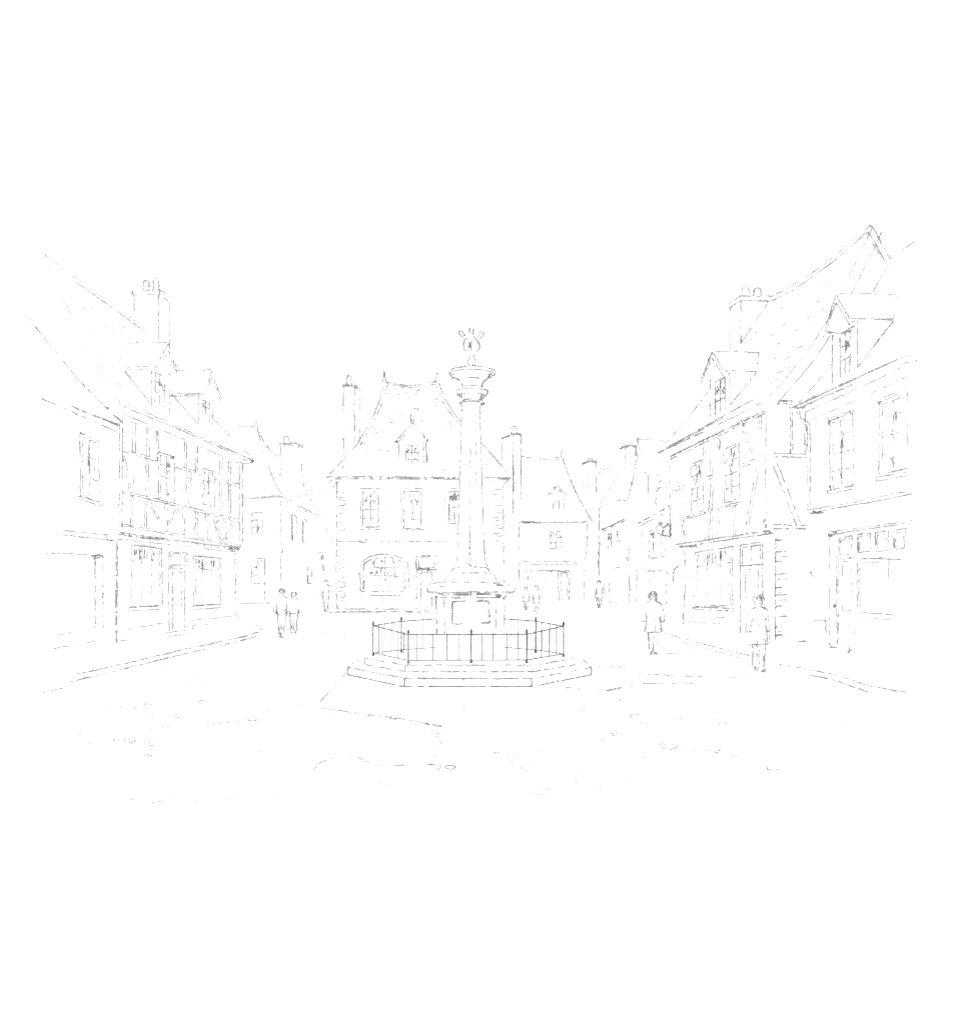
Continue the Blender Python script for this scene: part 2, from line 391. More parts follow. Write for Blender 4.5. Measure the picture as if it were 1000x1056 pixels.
pavement('pavement', [(672, 650), (684, 656.5), (700, 661.5), (730, 670), (772, 681.5), (800, 690), (830, 696), (860, 702), (895, 714.5), (935, 722)],
         [(700, 646.5), (761, 656.6), (799, 662.8), (833, 668), (875, 674.5), (918, 682), (965, 692)],
         [(drop(.14, 1, 5), .42, .6), (drop(.015, 1, 5), .36, .5), (drop(.14, 5, 10), .5, .62), (drop(.015, 6, 9), .45, .6)])

# ================================================================== LEFT: plastered house with a big doorway
WM[0] = 0.92
A1 = G(121, 667); A0 = G(35, 683.2)
F1 = vplane(A0, A1); n1 = F1.n; u1 = (A1-A0).normalized()
h = house('stone_house', A1, 'plain plastered house with a wide shop opening, at the left edge of the square')
w_ = MB(); zE = Plane(A1-u1*.72, u1).at(127, 437).z+.03
wall_box(w_, A0, A1-u1*.05, -n1*6, -.05, zE)
w_.line(F1, [(122, 441), (121.5, 556), (120, 667)], .5, .55); w_.line(F1, [(56, 679), (90, 673), (120, 667)], .5, .6)
w_.line(F1, [(59, 551), (95, 555), (121, 558)], .42, .45); w_.line(F1, [(66, 547), (121, 553)], .36, .45)
w_.line(F1, [(61, 655), (76, 652)], .4, .5); w_.line(F1, [(78, 422), (104, 434)], .3, .3); w_.line(F1, [(56, 669), (100, 661)], .3, .25)
w_.build('wall', h)
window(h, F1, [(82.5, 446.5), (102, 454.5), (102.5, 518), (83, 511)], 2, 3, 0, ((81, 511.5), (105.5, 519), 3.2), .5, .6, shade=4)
d_ = MB(); q = [(59, 571), (98, 573), (98, 650), (58, 657)]
d_.slab(F1, q, -.02, .03); d_.line(F1, [(48, 571), (75, 571), (98, 573.5)], .65, .72); d_.line(F1, [(98, 574), (98, 648)], .55, .6)
d_.build('shop_opening', h, PANE)
d_ = MB(); d_.slab(F1, box4(98, 572, 106.5, 649), -.02, .1); d_.line(F1, [(98.2, 573), (98.2, 648)], .6, .65, .13); d_.line(F1, [(106.5, 573), (106.5, 650)], .45, .55, .13)
d_.scrib(F1, 96, 571.5, 106, 577, 9, .65, .14); d_.build('pilaster', h, STONE)
PB = Plane(A1-u1*.72, u1)
prof = [PB.at(*p) for p in [(127, 437), (108, 420), (90, 402), (77, 387), (58, 364), (42, 344), (28, 326)]]
sh = (A0-A1)
loft_roof(h, [p+sh-u1*.08 for p in prof], prof, -n1, .5, .5, 0, draw=('far',))
gt = MB(); e0 = F1.at(37, 409, .35); e1 = F1.at(125, 447, .35); e0b = F1.at(50, 408, .35); e1b = F1.at(125, 440, .35)
gt.prism([F1.at(37, 403, .35), e1b, e1, e0], -n1*.4); k = n1*.03
gt.stroke([F1.at(58, 410.5, .38), F1.at(85, 424, .38), F1.at(125, 440, .38)], .5, .6); gt.stroke([F1.at(38, 409, .38), F1.at(80, 427, .38), F1.at(125, 447, .38)], .45, .55)
gt.build('gutter', h, STONE)

# ================================================================== LEFT: half-timbered house
WM[0] = .72
B0 = G(121, 667); B1 = G(242.5, 646.6); B0 = B0+(B1-B0).normalized()*.05
F2 = vplane(B0, B1); n2 = F2.n; u2 = (B1-B0).normalized()
h = house('half_timbered_house', B0, 'half-timbered house with two dormers and a jettied upper floor, left of the square')
U2 = F2.shift(.4); U0 = U2.at(123.5, 548); U1 = U2.at(250.5, 562)
w_ = MB(); za = F2.at(121, 556).z; zb = F2.at(243, 569).z
wall_box(w_, B0, B1, -n2*6, -.05, za, None, zb)
wall_box(w_, U0, U1, -n2*6.4, za, U2.at(123.5, 424).z, zb, U2.at(250.5, 474).z)
w_.line(F2, [(242.5, 570), (243, 600), (242.5, 646)], .65, .7); w_.line(F2, [(120.5, 560), (119.5, 640), (120.5, 666)], .6, .6)
w_.line(F2, [(120, 667), (145, 661), (172, 657)], .62, .7); w_.line(F2, [(199, 653), (222, 649.5), (242, 646.8)], .55, .65)
w_.line(F2, [(122, 651), (150, 646), (168, 643)], .5, .5); w_.line(F2, [(197, 640), (218, 638), (242, 635)], .42, .55); w_.line(F2, [(198, 646), (216, 644)], .3, .35)
w_.line(F2, [(125, 660.5), (132, 660)], .5, .6)
w_.build('wall', h)
tf = MB(); bw = 3.0
top = lambda x: 427+(x-127)*(478-427)/119.0
r1 = lambda x: 464+(x-127)*(500.5-464)/119.0
r2 = lambda x: 507+(x-127)*(537-507)/119.0
bt = lambda x: 541+(x-124)*(562.5-541)/125.0
for x, wd in [(138.5, 3), (153, 2.6), (163, 2), (191.5, 2.2), (203, 2), (228, 2.2), (237, 2.4)]: tf.beam(U2, (x, top(x)+1), (x, r1(x)), wd, .05, .55, .62)
tf.beam(U2, (125.2, 432), (124.2, 546), 3.2, .07, .65, .7); tf.beam(U2, (248.8, 479), (248.6, 560), 3.4, .07, .72, .78)
for a, b in [((126.5, r1(126.5)), (162, r1(162))), ((182, r1(182)), (207, r1(207))), ((223, r1(223)), (246.5, r1(246.5)))]: tf.beam(U2, a, b, 2.2, .055, .5, .6)
tf.beam(U2, (126.5, r2(126.5)), (247, r2(247)), 2.4, .055, .52, .66)
for x, w in [(152, .65), (191, .4), (196, .35), (228, .55), (237, .75)]: tf.beam(U2, (x, r1(x)+2), (x, r2(x)-1), 2.2, .05, w, .6)
tf.line(U2, [(138, 477), (138, 500)], .45, .6); tf.beam(U2, (127.5, 469), (134, 504), 2, .05, .5, .6)
for x in (136, 150, 171.5, 189.5, 203, 213.5, 232): tf.beam(U2, (x, r2(x)+1), (x, bt(x)-1), 2.4, .05, .5, .58)
for a, b in [((153, 514), (164, 536)), ((184, 524), (173, 540)), ((221, 535), (229, 557)), ((241, 538), (233, 555)), ((206, 530), (199, 546))]: tf.beam(U2, a, b, 2, .05, .42, .55)
tf.line(U2, [(226, 536), (222, 541), (222.5, 550), (228, 556), (236, 555)], .5, .6)
tf.beam(U2, (124, 541), (249.5, 563.3), 2.0, .08, .52, .66)
tf.build('timber_frame', h, PLASTER)
jb = MB(); jb.slab(U2, [(123, 549), (248, 565.5), (247, 569.5), (122.5, 555.5)], -.3, .06)
jb.line(U2, [(124, 549), (150, 553), (173, 556), (210, 561), (247, 565.5)], .85, .8, .08); jb.line(U2, [(123, 551), (148, 555), (176, 557.5)], .8, .7, .08)
jb.line(U2, [(121.5, 556), (180, 562), (244, 569.5)], .55, .62, .08); jb.line(U2, [(236, 566), (246, 567), (248, 562)], .8, .8, .09)
for x in range(126, 246, 7): jb.line(U2, [(x, 549.5+(x-124)*.132), (x+2, 552.5+(x-124)*.132)], .55, .7, .08)
jb.build('jetty_beam', h, PLASTER)
window(h, U2, [(163.5, 466), (180, 471), (180, 519.5), (163.5, 514.5)], 2, 4, .02, None, .62, .68, shade=7)
w_ = MB(); w_.scrib(U2, 172, 474, 175, 483, 5, .6, .12); w_.scrib(U2, 172, 506, 175, 512, 4, .55, .12); w_.scrib(U2, 176, 470, 181, 474, 4, .6, .12)
w_.slab(U2, box4(170.5, 471, 172, 517), .05, .075); w_.build('casement', h, PLASTER)
window(h, U2, [(208.5, 482.5), (221.5, 486.5), (221.5, 523), (208.5, 519.5)], 2, 3, .02, None, .62, .66, shade=6)
PN = Plane(U0-u2*.02, u2); PF = Plane(U1+u2*.3, u2)
near = [PN.at(*p) for p in [(126, 419), (112, 398), (99, 376), (84, 353), (77, 332), (63, 304), (48, 268)]]
far = [PF.at(*p) for p in [(262.5, 476), (243, 456), (219, 432), (200, 407), (185, 383), (172, 360), (160, 349)]]
near[-1].z = max(near[-1].z, near[-2].z+.2)
ro, a2, b2 = loft_roof(h, near, far, -n2, .6, .5, 70, draw=('near', 'far', 'eave'))
rd = MB(); lf = Vector((0, -.05, .04))
rp = [a2[-1].lerp(b2[-1], t) for t in (0, .2, .4, .55, .7, .85, 1)]
rd.tube([p+Vector((0, 0, -.02)) for p in rp], .09, 8)
rd.stroke([p+Vector((0, -.08, .1)) for p in rp], .66, .66); rd.stroke([p+Vector((.12, -.1, -.1)) for p in rp[1:6]], .62, .6)
rd.build('ridge_tiles', ro, TILE)
gt = MB(); ge = [U2.at(129, 417.5, .45), U2.at(262, 476, .45), U2.at(262, 479, .45), U2.at(126, 425, .45)]
gt.prism(ge, -n2*.45); k = n2*.03
gt.stroke([U2.at(x, y, .48) for x, y in [(127, 421), (131, 416.5), (150, 425), (173, 435), (215, 454), (262, 475)]], .72, .82); gt.stroke([U2.at(x, y, .48) for x, y in [(129, 420), (180, 440.5), (230, 463), (255, 475)]], .5, .65)
gt.stroke([U2.at(x, y, .48) for x, y in [(126, 426.5), (180, 449), (246, 477.5)]], .5, .66); gt.stroke([U2.at(x, y, .49) for x, y in [(252, 471), (262, 476), (254, 479), (248, 477)]], .9, .85)
gt.build('gutter', h, STONE)
chimney(h, 37.9, 138.5, 163.8, 175.2, 299.5, 372, cap=4.5, pots=((148, 154.5, 287), (158.5, 164.5, 285)), w=.9, den=.8, depth=1.1)
FD2 = U2.shift(.1)
dormer(h, FD2, (167.5, 357), (154, 379), (177, 384), (155.5, 418), (174, 429), -n2, 126, 124, -1, [(160, 384), (170, 388), (170, 420), (160, 415)], .64, .72, 4)
FD3 = U2.shift(.1)
dormer(h, FD3, (213, 385), (204, 406.5), (223, 412), (204, 438), (219, 444), -n2, 177, 177, -1, [(208.5, 412), (216, 415), (216, 437), (208.5, 433)], .66, .74, 4)
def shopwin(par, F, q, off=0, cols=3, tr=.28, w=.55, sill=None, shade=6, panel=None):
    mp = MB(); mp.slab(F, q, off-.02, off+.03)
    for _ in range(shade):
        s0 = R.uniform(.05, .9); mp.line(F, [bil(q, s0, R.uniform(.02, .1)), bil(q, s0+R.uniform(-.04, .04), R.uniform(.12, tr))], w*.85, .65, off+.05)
    o = mp.build('shop_window', par, PANE)
    fr = MB(); e = .045
    for a, b in (((0, 0), (1, e)), ((0, 1-e), (1, 1)), ((0, e), (e, 1-e)), ((1-e, e), (1, 1-e))):
        fr.slab(F, [bil(q, a[0], a[1]), bil(q, b[0], a[1]), bil(q, b[0], b[1]), bil(q, a[0], b[1])], off-.02, off+.08)
    for k in range(1, cols):
        s = k/cols; fr.slab(F, [bil(q, s-.015, e), bil(q, s+.015, e), bil(q, s+.015, 1-e), bil(q, s-.015, 1-e)], off-.02, off+.06); fr.line(F, [bil(q, s, .03), bil(q, s, tr*1.3)], w*.8, .6, off+.1); fr.line(F, [bil(q, s, tr*1.3), bil(q, s, .95)], w*.5, .3, off+.1)
    fr.slab(F, [bil(q, e, tr-.01), bil(q, 1-e, tr-.01), bil(q, 1-e, tr+.01), bil(q, e, tr+.01)], off-.02, off+.055); fr.line(F, [bil(q, .05, tr), bil(q, .95, tr)], w*.6, .4, off+.1)
    fr.line(F, [bil(q, 0, 0), bil(q, 1, 0)], w*1.05, .66, off+.1); fr.line(F, [bil(q, 0, 0), bil(q, 0, 1)], w*.9, .6, off+.1)
    fr.line(F, [bil(q, 1, 0), bil(q, 1, 1)], w*1.1, .7, off+.1); fr.line(F, [bil(q, .93, .04), bil(q, .93, .97)], w*.8, .5, off+.1); fr.line(F, [bil(q, .08, .04), bil(q, .08, .8)], w*.8, .5, off+.1)
    fr.line(F, [bil(q, 0, 1), bil(q, 1, 1)], w*.8, .5, off+.1); fr.build('frame', o, PLASTER)
    if sill:
        (x0, y0), (x1, y1), hh = sill; sb = MB(); sb.slab(F, [(x0, y0), (x1, y1), (x1, y1+hh), (x0, y0+hh)], off-.02, off+.16)
        sb.line(F, [(x0, y0), (x1, y1)], w*1.1, .75, off+.18); sb.line(F, [(x0, y0+hh), (x1, y1+hh)], w, .68, off+.18); sb.line(F, [(x0, y0), (x0, y0+hh)], w, .7, off+.18); sb.build('sill', o, STONE)
    return o
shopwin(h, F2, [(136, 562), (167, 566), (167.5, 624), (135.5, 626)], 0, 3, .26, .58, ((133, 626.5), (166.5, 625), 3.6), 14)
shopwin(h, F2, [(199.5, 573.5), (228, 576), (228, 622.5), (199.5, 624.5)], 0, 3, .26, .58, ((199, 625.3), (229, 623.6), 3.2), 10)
door(h, F2, [(174, 586), (191, 586.5), (190.5, 650), (174.5, 652.5)], 0, .62, .68, fan=[(174.5, 569), (193, 570.5), (193, 583.5), (174.5, 584)])
st = MB(); sp = [F2.at(172, 651.5, .05), F2.at(198, 647.5, .05), F2.at(199, 651.5, .55), F2.at(172, 656, .55)]
sp = [Vector((p.x, p.y, .26)) for p in sp]; st.prism(sp, Vector((0, 0, -.3)))
st.stroke([p+Vector((0, 0, .02)) for p in (sp[3], sp[2], sp[1])], .5, .65); st.stroke([Vector((p.x, p.y-.02, .14)) for p in (sp[3], sp[2])], .45, .6); st.build('doorstep', h, STONE)
st = MB(); st.slab(F2, [(242, 632), (246, 635), (246, 646.5), (242, 647)], 0, .12); st.line(F2, [(243, 632), (246.5, 637), (247, 643)], .4, .6, .15); st.build('corner_stone', h, STONE)

# ================================================================== LEFT REAR: hipped house
WM[0] = 1.08
d3 = 65.0; F3 = front(d3)
K0 = P(238, 600, d3); K1 = P(289.5, 600, d3)
h = house('hipped_house', Vector((K1.x, d3, 0)), 'narrow plastered house with hipped roof and finial, behind the left half-timbered house')
w_ = MB(); zE = P(0, 513, d3).z; BK3 = Vector((-.2, 15, 0))
wall_box(w_, K0, K1, BK3, -.05, zE)
S3 = vplane(K1, K1+BK3)
w_.line(F3, [(289.5, 514), (289, 560), (289.5, 600)], .38, .5); w_.line(F3, [(247, 622.5), (279, 621.6)], .45, .6); w_.line(F3, [(273, 576), (273, 621)], .3, .4)
w_.stroke([P(314, 620, 75), P(331, 616.3, 80)], .42, .6)
w_.line(F3, [(291, 566), (292.5, 567), (290, 570)], .5, .6)
w_.build('wall', h)
def fl(x, y): return P(x, y, d3)
r_ = MB(); ri0 = P(205, 441, d3+4.5); ri1 = P(265, 440.5, d3+4.5); ca = P(291, 511, d3-.2); cb = P(225, 514, d3-.2)
m1 = P(275, 475, d3+2.6); m2 = P(284.5, 500, d3+.9); bk = P(331, 534, d3+14.9); ctop = P(289, 474, d3+8)
bkl = Vector((cb.x, d3+15, ca.z)); rb = Vector((ri1.x, d3+9, ri1.z)); rb0 = Vector((ri0.x, d3+9, ri0.z))
m1l, m2l = Vector((cb.x-.5, m1.y, m1.z)), Vector((cb.x-.2, m2.y, m2.z))
r_.face([cb, ca, m2, m2l]); r_.face([m2l, m2, m1, m1l]); r_.face([m1l, m1, ri1, ri0]); r_.face([ca, bk, rb, ri1, m1, m2]); r_.face([ri0, ri1, rb, rb0]); r_.face([rb0, rb, bk, bkl]); r_.face([cb, bkl, bk, ca]); r_.face([cb, m2l, m1l, ri0, rb0, bkl])
v = Vector((0, -.1, .04))
r_.stroke([P(233, 440.5, d3+4.3)+v, P(262, 440.5, d3+4.3)+v], .55, .6); r_.stroke([ri1+v, m1+v, m2+v, ca+v], .52, .62); r_.stroke([P(x, y, d3+4.4) for x, y in [(266, 443), (272, 455), (279, 465), (288, 473)]], .5, .6)
r_.stroke([P(x, y, d3-.3) for x, y in [(250, 514.3), (268, 514), (291, 512)]], .6, .65); r_.stroke([P(x, y, d3-.3) for x, y in [(262, 512), (289, 511)]], .4, .5)
r_.stroke([P(291, 511, d3-.3), P(305, 519, d3+2), P(318, 527, d3+6), P(332, 534, d3+13)], .52, .66); r_.stroke([P(292, 514, d3-.3), P(306, 522, d3+2), P(318, 529, d3+6)], .35, .45)
ro = r_.build('roof', h, TILE)
f_ = MB(); fc = P(264, 441, d3+4.4); f_.lathe((fc.x, fc.y), [(.14, fc.z-.15), (.16, fc.z+.05), (.06, fc.z+.25), (.1, fc.z+.35), (.02, fc.z+.6)], 10)
f_.stroke([P(x, y, d3+4.2) for x, y in [(262, 441), (264, 434), (265, 434), (266.5, 442)]], .6, .75); f_.build('finial', ro, STONE)
chimney(h, 69.5, 289.2, 308, 311.5, 457.5, 512, cap=2, over=.6, pots=((293, 298, 449.5), (300.5, 305, 450.5)), w=.52, den=.66, depth=1.0)
w_ = MB(); w_.prism([P(308, 462, 69.4), P(311.5, 462, 69.6), P(314, 508, 69.6), P(308, 512, 69.4)], Vector((0, .6, 0))); w_.stroke([P(x, y, 69.2) for x, y in [(311, 478), (313.5, 505)]], .5, .65); w_.stroke([P(x, y, 69.2) for x, y in [(314, 508), (322, 517), (330, 530)]], .4, .5); w_.scrib(front(69.1), 308.5, 510, 311, 513, 4, .6, 0); w_.build('chimney_flank', h, STONE)
q = [(259.5, 529), (270.5, 528), (270.5, 551), (259.5, 551)]
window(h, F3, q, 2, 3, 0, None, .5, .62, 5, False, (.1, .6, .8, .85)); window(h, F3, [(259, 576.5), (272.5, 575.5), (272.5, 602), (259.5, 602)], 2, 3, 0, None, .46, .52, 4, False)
def slot(x0, x1, y0, y1, d, dd, w=.5, n=6):
    mp = MB(); mp.prism([P(x0, y0, d), P(x1, y0+1, d+dd), P(x1, y1+.6, d+dd), P(x0, y1, d)], Vector((-.06, .06, 0)))
    mp.stroke([p+Vector((.02, -.06, 0)) for p in (P(x0, y1, d), P(x0, y0, d), P(x1, y0+1, d+dd), P(x1, y1, d+dd), P(x0, y1, d))], w, .55)
    return mp.build('window', h, PANE)
S = lambda px: S3.at(px, 540, .06).y
for x0, x1, y0, y1 in [(301.5, 305.5, 531, 557.5), (312.5, 315.5, 535, 559.5), (317.5, 321, 585, 602)]:
    slot(x0, x1, y0, y1, S(x0)-.06, S(x1)-S(x0), .5)

# far gable seen in the gap
d4 = 88.0; F4 = front(d4); e0 = P(322, 600, d4)
h = house('cottage', Vector((e0.x, d4, 0)), 'small distant house with low ridge, in the gap left of the central house')
w_ = MB(); wall_box(w_, P(322, 600, d4), P(352, 600, d4), Vector((0, 7, 0)), -.05, P(0, 569, d4).z)
w_.line(F4, [(325, 535), (325.5, 568), (325, 612)], .3, .4); w_.line(F4, [(324, 569), (342, 569)], .55, .6); w_.slab(F4, [(325, 536), (326, 535), (344, 556), (344, 570), (325, 570)], -.5, -.1)
w_.line(F4, [(333, 541), (343, 555)], .35, .5, .0); w_.build('wall', h)
r_ = MB(); q = [P(312, 506, d4+3), P(352, 506, d4+3), P(352, 569, d4-.2), P(326, 569, d4-.2), P(324, 535, d4+1)]; r_.prism(q, Vector((0, 4, 0))); r_.stroke([P(x, 506, d4+2.8) for x in (314, 341)], .42, .6); r_.build('roof', h, TILE)
for y0, y1 in ((572, 577), (580, 588)):
    m_ = MB(); m_.slab(F4, box4(331, y0, 334, y1), -.02, .05); m_.line(F4, [(331, y1), (332, y0), (334, y1-1), (331.5, y1)], .6, .75, .08); m_.build('window', h, PANE)

# ================================================================== CENTRE: town house with a steep hipped roof
WM[0] = 1.18
d5 = 50.5; F5 = front(d5)
h = house('steep_roofed_house', P(433, 632, d5), 'broad central house with steep hipped roof, two finials and an arched ground-floor window')
w_ = MB(); L0, L1 = P(347, 600, d5), P(519, 600, d5)
wall_box(w_, L0, L1, Vector((0, 8, 0)), -.05, P(0, 494, d5).z)
w_.line(F5, [(347, 497), (347, 552), (346.5, 600), (347.5, 628)], .55, .62); w_.line(F5, [(519, 500), (519, 560), (519.5, 610)], .58, .66)
w_.line(F5, [(346, 628), (390, 628), (443, 628)], .38, .45)
w_.line(F5, [(505, 495), (505, 500)], .4, .5)
w_.fleck([P(352, 500, d5-.06), P(470, 500, d5-.06), P(470, 620, d5-.06), P(352, 620, d5-.06)], 26, .3, .02)
w_.build('wall', h)
m_ = MB(); m_.slab(F5, box4(338, 629.5, 530, 632), -.02, .2); m_.line(F5, [(339, 631.3), (380, 630.8), (443, 630.8)], .55, .66, .23); m_.build('plinth', h, STONE)
m_ = MB(); m_.slab(F5, box4(347, 557.5, 519, 559.5), -.02, .08); m_.line(F5, [(347, 558.5), (380, 559)], .65, .75, .1); m_.line(F5, [(380, 559), (465, 558.5)], .5, .6, .1); m_.line(F5, [(348, 556.5), (380, 556.8)], .35, .4, .1); m_.build('string_course', h, STONE)
m_ = MB(); m_.slab(F5, box4(347, 505, 350, 626), -.02, .045); 
for y in (507, 515.5, 524, 532.5, 541, 580, 590, 600, 610, 619):
    m_.slab(F5, box4(347, y, 355.5, y+5.5), -.02, .05); m_.line(F5, [(348, y), (354, y), (356, y+1.5), (356, y+4.5), (353, y+5.7), (349, y+5.7)], .3, .5, .08)
m_.build('quoins', h, STONE); m_ = MB(); m_.slab(F5, box4(516, 504, 518.5, 560), -.02, .045)
for y in (505, 513, 521, 529, 537, 545, 553):
    m_.slab(F5, box4(509, y, 518.5, y+5), -.02, .05); m_.line(F5, [(510, y), (518, y)], .5, .55, .08); m_.line(F5, [(508, y+5), (515, y+5)], .4, .5, .08)
m_.build('quoins', h, STONE)
def ring5(xl, xr, y, d):
    a, b = P(xl, y, d), P(xr, y, d); dd = 2*(d5+4-d)
    return [a, b, b+Vector((0, dd, 0)), a+Vector((0, dd, 0))]
rows = [(337, 527.5, 492.5, d5-.4), (340, 525, 489.5, d5-.2), (368, 498, 459, d5+1.5), (378, 484, 443, d5+2.2), (385.5, 469, 428, d5+2.8), (392, 459, 412, d5+3.3), (397, 452, 394, d5+3.9)]
r_ = MB(); r_.rings([ring5(*r) for r in rows])
lf = Vector((0, -.06, .02))
r_.stroke([P(r[0], r[2], r[3])+lf for r in rows[1:]], .64, .82); r_.stroke([P(r[1], r[2], r[3])+lf for r in rows[1:]], .64, .82)
r_.stroke([P(r[0]+3, r[2]+1, r[3])+lf for r in rows[2:]], .36, .5); r_.stroke([P(r[1]-3, r[2]+1, r[3])+lf for r in rows[3:]], .36, .5)
r_.stroke([P(x, y, d5+3.7) for x, y in [(397, 394), (410, 396.5), (424, 397.3), (438, 396), (452, 393)]], .62, .7); r_.stroke([P(x, y, d5+3.6) for x, y in [(399, 396.5), (424, 399.5), (450, 396)]], .42, .55)
for k in range(75):
    i = R.randrange(1, 6); t = R.random(); a, b = rows[i], rows[i+1]; xl = a[0]+(b[0]-a[0])*t; xr = a[1]+(b[1]-a[1])*t; y = a[2]+(b[2]-a[2])*t; d = a[3]+(b[3]-a[3])*t
    x = R.uniform(xl+4, xr-6); r_.stroke([P(x, y, d)+lf, P(x+R.uniform(2, 4.5), y+R.uniform(-.4, .4), d)+lf], .36, .6)
ro = r_.build('roof', h, TILE)
m_ = MB(); m_.slab(F5, box4(336.5, 491, 528, 495), -.02, .5); m_.line(F5, [(337, 491.5), (380, 491.5), (420, 492), (474, 492.5)], .72, .78, .53); m_.line(F5, [(345, 494), (400, 494), (474, 494)], .6, .6, .53)
m_.line(F5, [(499, 492.5), (527, 493)], .72, .78, .53); m_.line(F5, [(336, 491), (340, 497), (346, 504)], .55, .66, .53); m_.line(F5, [(341, 495), (347, 500)], .45, .6, .53); m_.line(F5, [(527, 492), (522, 497), (518.5, 499)], .7, .75, .53); m_.scrib(F5, 514, 492, 525, 496, 7, .6, .54)
m_.build('cornice', h, STONE)
for x, y in ((396.2, 394), (450.6, 393)):
    m_ = MB(); c = P(x, y, d5+3.9); m_.lathe((c.x, c.y), [(.16, c.z-.2), (.17, c.z+.05), (.09, c.z+.12), (.1, c.z+.25), (.02, c.z+.75)], 10)
    m_.stroke([P(x-2, y, d5+3.6), P(x-.8, y-6, d5+3.6), P(x, y-12.5, d5+3.6), P(x+.8, y-6, d5+3.6), P(x+2, y, d5+3.6)], .55, .75); m_.build('finial', ro, STONE)
chimney(h, d5+4.5, 354, 365.5, 370.5, 397, 480, cap=1.5, over=.8, pots=((358, 362.5, 386.5),), w=.56, den=.66, depth=1.2)
# dormer with a front-facing gable
dd = d5+.5; FDc = front(dd)
m_ = MB(); q = [(411.5, 490), (440, 490), (440, 455), (425.5, 437), (411.5, 455)]; m_.prism([P(x, y, dd) for x, y in q], Vector((0, 2.6, 0)))
m_.line(FDc, [(411, 456), (411.5, 470), (411, 484)], .42, .5); m_.line(FDc, [(439, 456), (440, 470), (440.5, 481)], .85, .8); m_.line(FDc, [(436.5, 456), (437, 478)], .4, .45)
dm = m_.build('dormer', h, PLASTER)
m_ = MB(); m_.prism([P(x, y, dd-.2) for x, y in [(407, 456), (425.5, 434.5), (443, 455), (440, 456.5), (425.5, 440), (410, 458)]], Vector((0, 2.6, 0)))
m_.line(FDc, [(408, 455), (416, 446), (425.5, 435.5)], .6, .7, .23); m_.line(FDc, [(410, 457), (418, 448)], .5, .55, .23); m_.line(FDc, [(425.5, 435.5), (434, 444), (442, 454.5)], .55, .66, .23); m_.line(FDc, [(432, 445), (439, 453)], .45, .5, .23)
m_.line(FDc, [(414, 455), (436, 454.6)], .38, .5, .23); m_.scrib(FDc, 406.5, 453.5, 410, 457, 6, .7, .24); m_.scrib(FDc, 439, 453, 442.5, 455.5, 4, .6, .24); m_.build('roof', dm, TILE)
m_ = MB(); c = P(425, 436, dd+.1); m_.lathe((c.x, c.y), [(.09, c.z-.2), (.1, c.z+.3), (.06, c.z+.42)], 8); m_.line(FDc, [(423.5, 436), (423.5, 428.5), (425, 427), (426.7, 428.5), (426.5, 436)], .6, .78, .1); m_.line(FDc, [(423.5, 433), (426.5, 433)], .6, .8, .1); m_.build('finial', dm, STONE)
m_ = MB(); q = box4(417, 459.5, 431.5, 484); m_.slab(FDc, q, -.02, .05)
for a, b, w in [((418, 460), (431, 459.5), .5), ((418, 460), (418, 483), .45), ((431, 460), (431, 483), .45), ((424.5, 460), (424.5, 483), .5), ((418, 467), (431, 467), .4), ((418, 474), (431, 474), .4)]: m_.line(FDc, [a, b], w, .58, .07)
m_.scrib(FDc, 418.5, 461, 423, 466.5, 5, .6, .07); m_.scrib(FDc, 426, 461, 430, 466, 4, .55, .07); m_.scrib(FDc, 420, 472, 423, 475, 3, .55, .07); m_.scrib(FDc, 426.5, 472, 429.5, 475, 3, .5, .07); m_.build('window', dm, PANE)
for q, sh_ in ((box4(374, 507.5, 390, 543.5), 8), (box4(416, 507, 434, 545), 5), (box4(463, 507, 474, 540), 8)):
    window(h, F5, q, 2, 4, 0, None, .52, .62, sh_, False, (.12, .03, .88, .3))
for x0, x1 in ((371.5, 392), (413.5, 437), (459, 476)):
    m_ = MB()
    for bx in ((x0, 504, x1, 506.3), (x0, 506.3, x0+1.8, 545), (x1-1.5, 506.3, x1, 545), (x0, 545, x1+1, 547)): m_.slab(F5, box4(*bx), -.02, .05)
    m_.line(F5, [(x0, 504), (x1, 504)], .34, .4, .07); m_.line(F5, [(x0, 506), (x0+.5, 540)], .26, .3, .07); m_.line(F5, [(x0, 546.5), (x1+1, 546)], .36, .45, .07)
    if x0 == 459: m_.scrib(F5, 464, 508, 470, 516, 9, .7, .1)
    m_.build('window_surround', h, STONE)
# arched window
ax0, ax1, ay, sp_ = 375, 418, 610, 583
def arch(x0, x1, ybase, yspring, ytop, n=10):
    c = (x0+x1)/2; r = (x1-x0)/2
    return [(x0, ybase)]+[(c-r*math.cos(math.pi*i/n), yspring-(yspring-ytop)*math.sin(math.pi*i/n)) for i in range(n+1)]+[(x1, ybase)]
m_ = MB(); m_.slab(F5, arch(375, 417, 608, 584, 574), -.02, .03)
for x, y in ((383, 578), (393, 575), (404, 577), (386, 587), (397, 587), (381, 588)): m_.scrib(F5, x, y, x+3.5, y+5, 4, .5, .05)
wo = m_.build('arched_window', h, PANE)
m_ = MB(); oa = arch(371.5, 421, 610, 585, 571.5); ia = arch(375, 417, 608, 584, 575)
for i in range(len(oa)-1): m_.slab(F5, [oa[i], oa[i+1], ia[i+1], ia[i]], -.02, .09)
m_.line(F5, oa, .5, .6, .11); m_.line(F5, ia[:5], .8, .8, .11); m_.line(F5, ia[4:], .55, .62, .11)
for x in (386, 393, 397, 407): m_.slab(F5, box4(x-.4, 577, x+.4, 608), -.02, .06); m_.line(F5, [(x, 577), (x, 600)], .42, .45, .1)
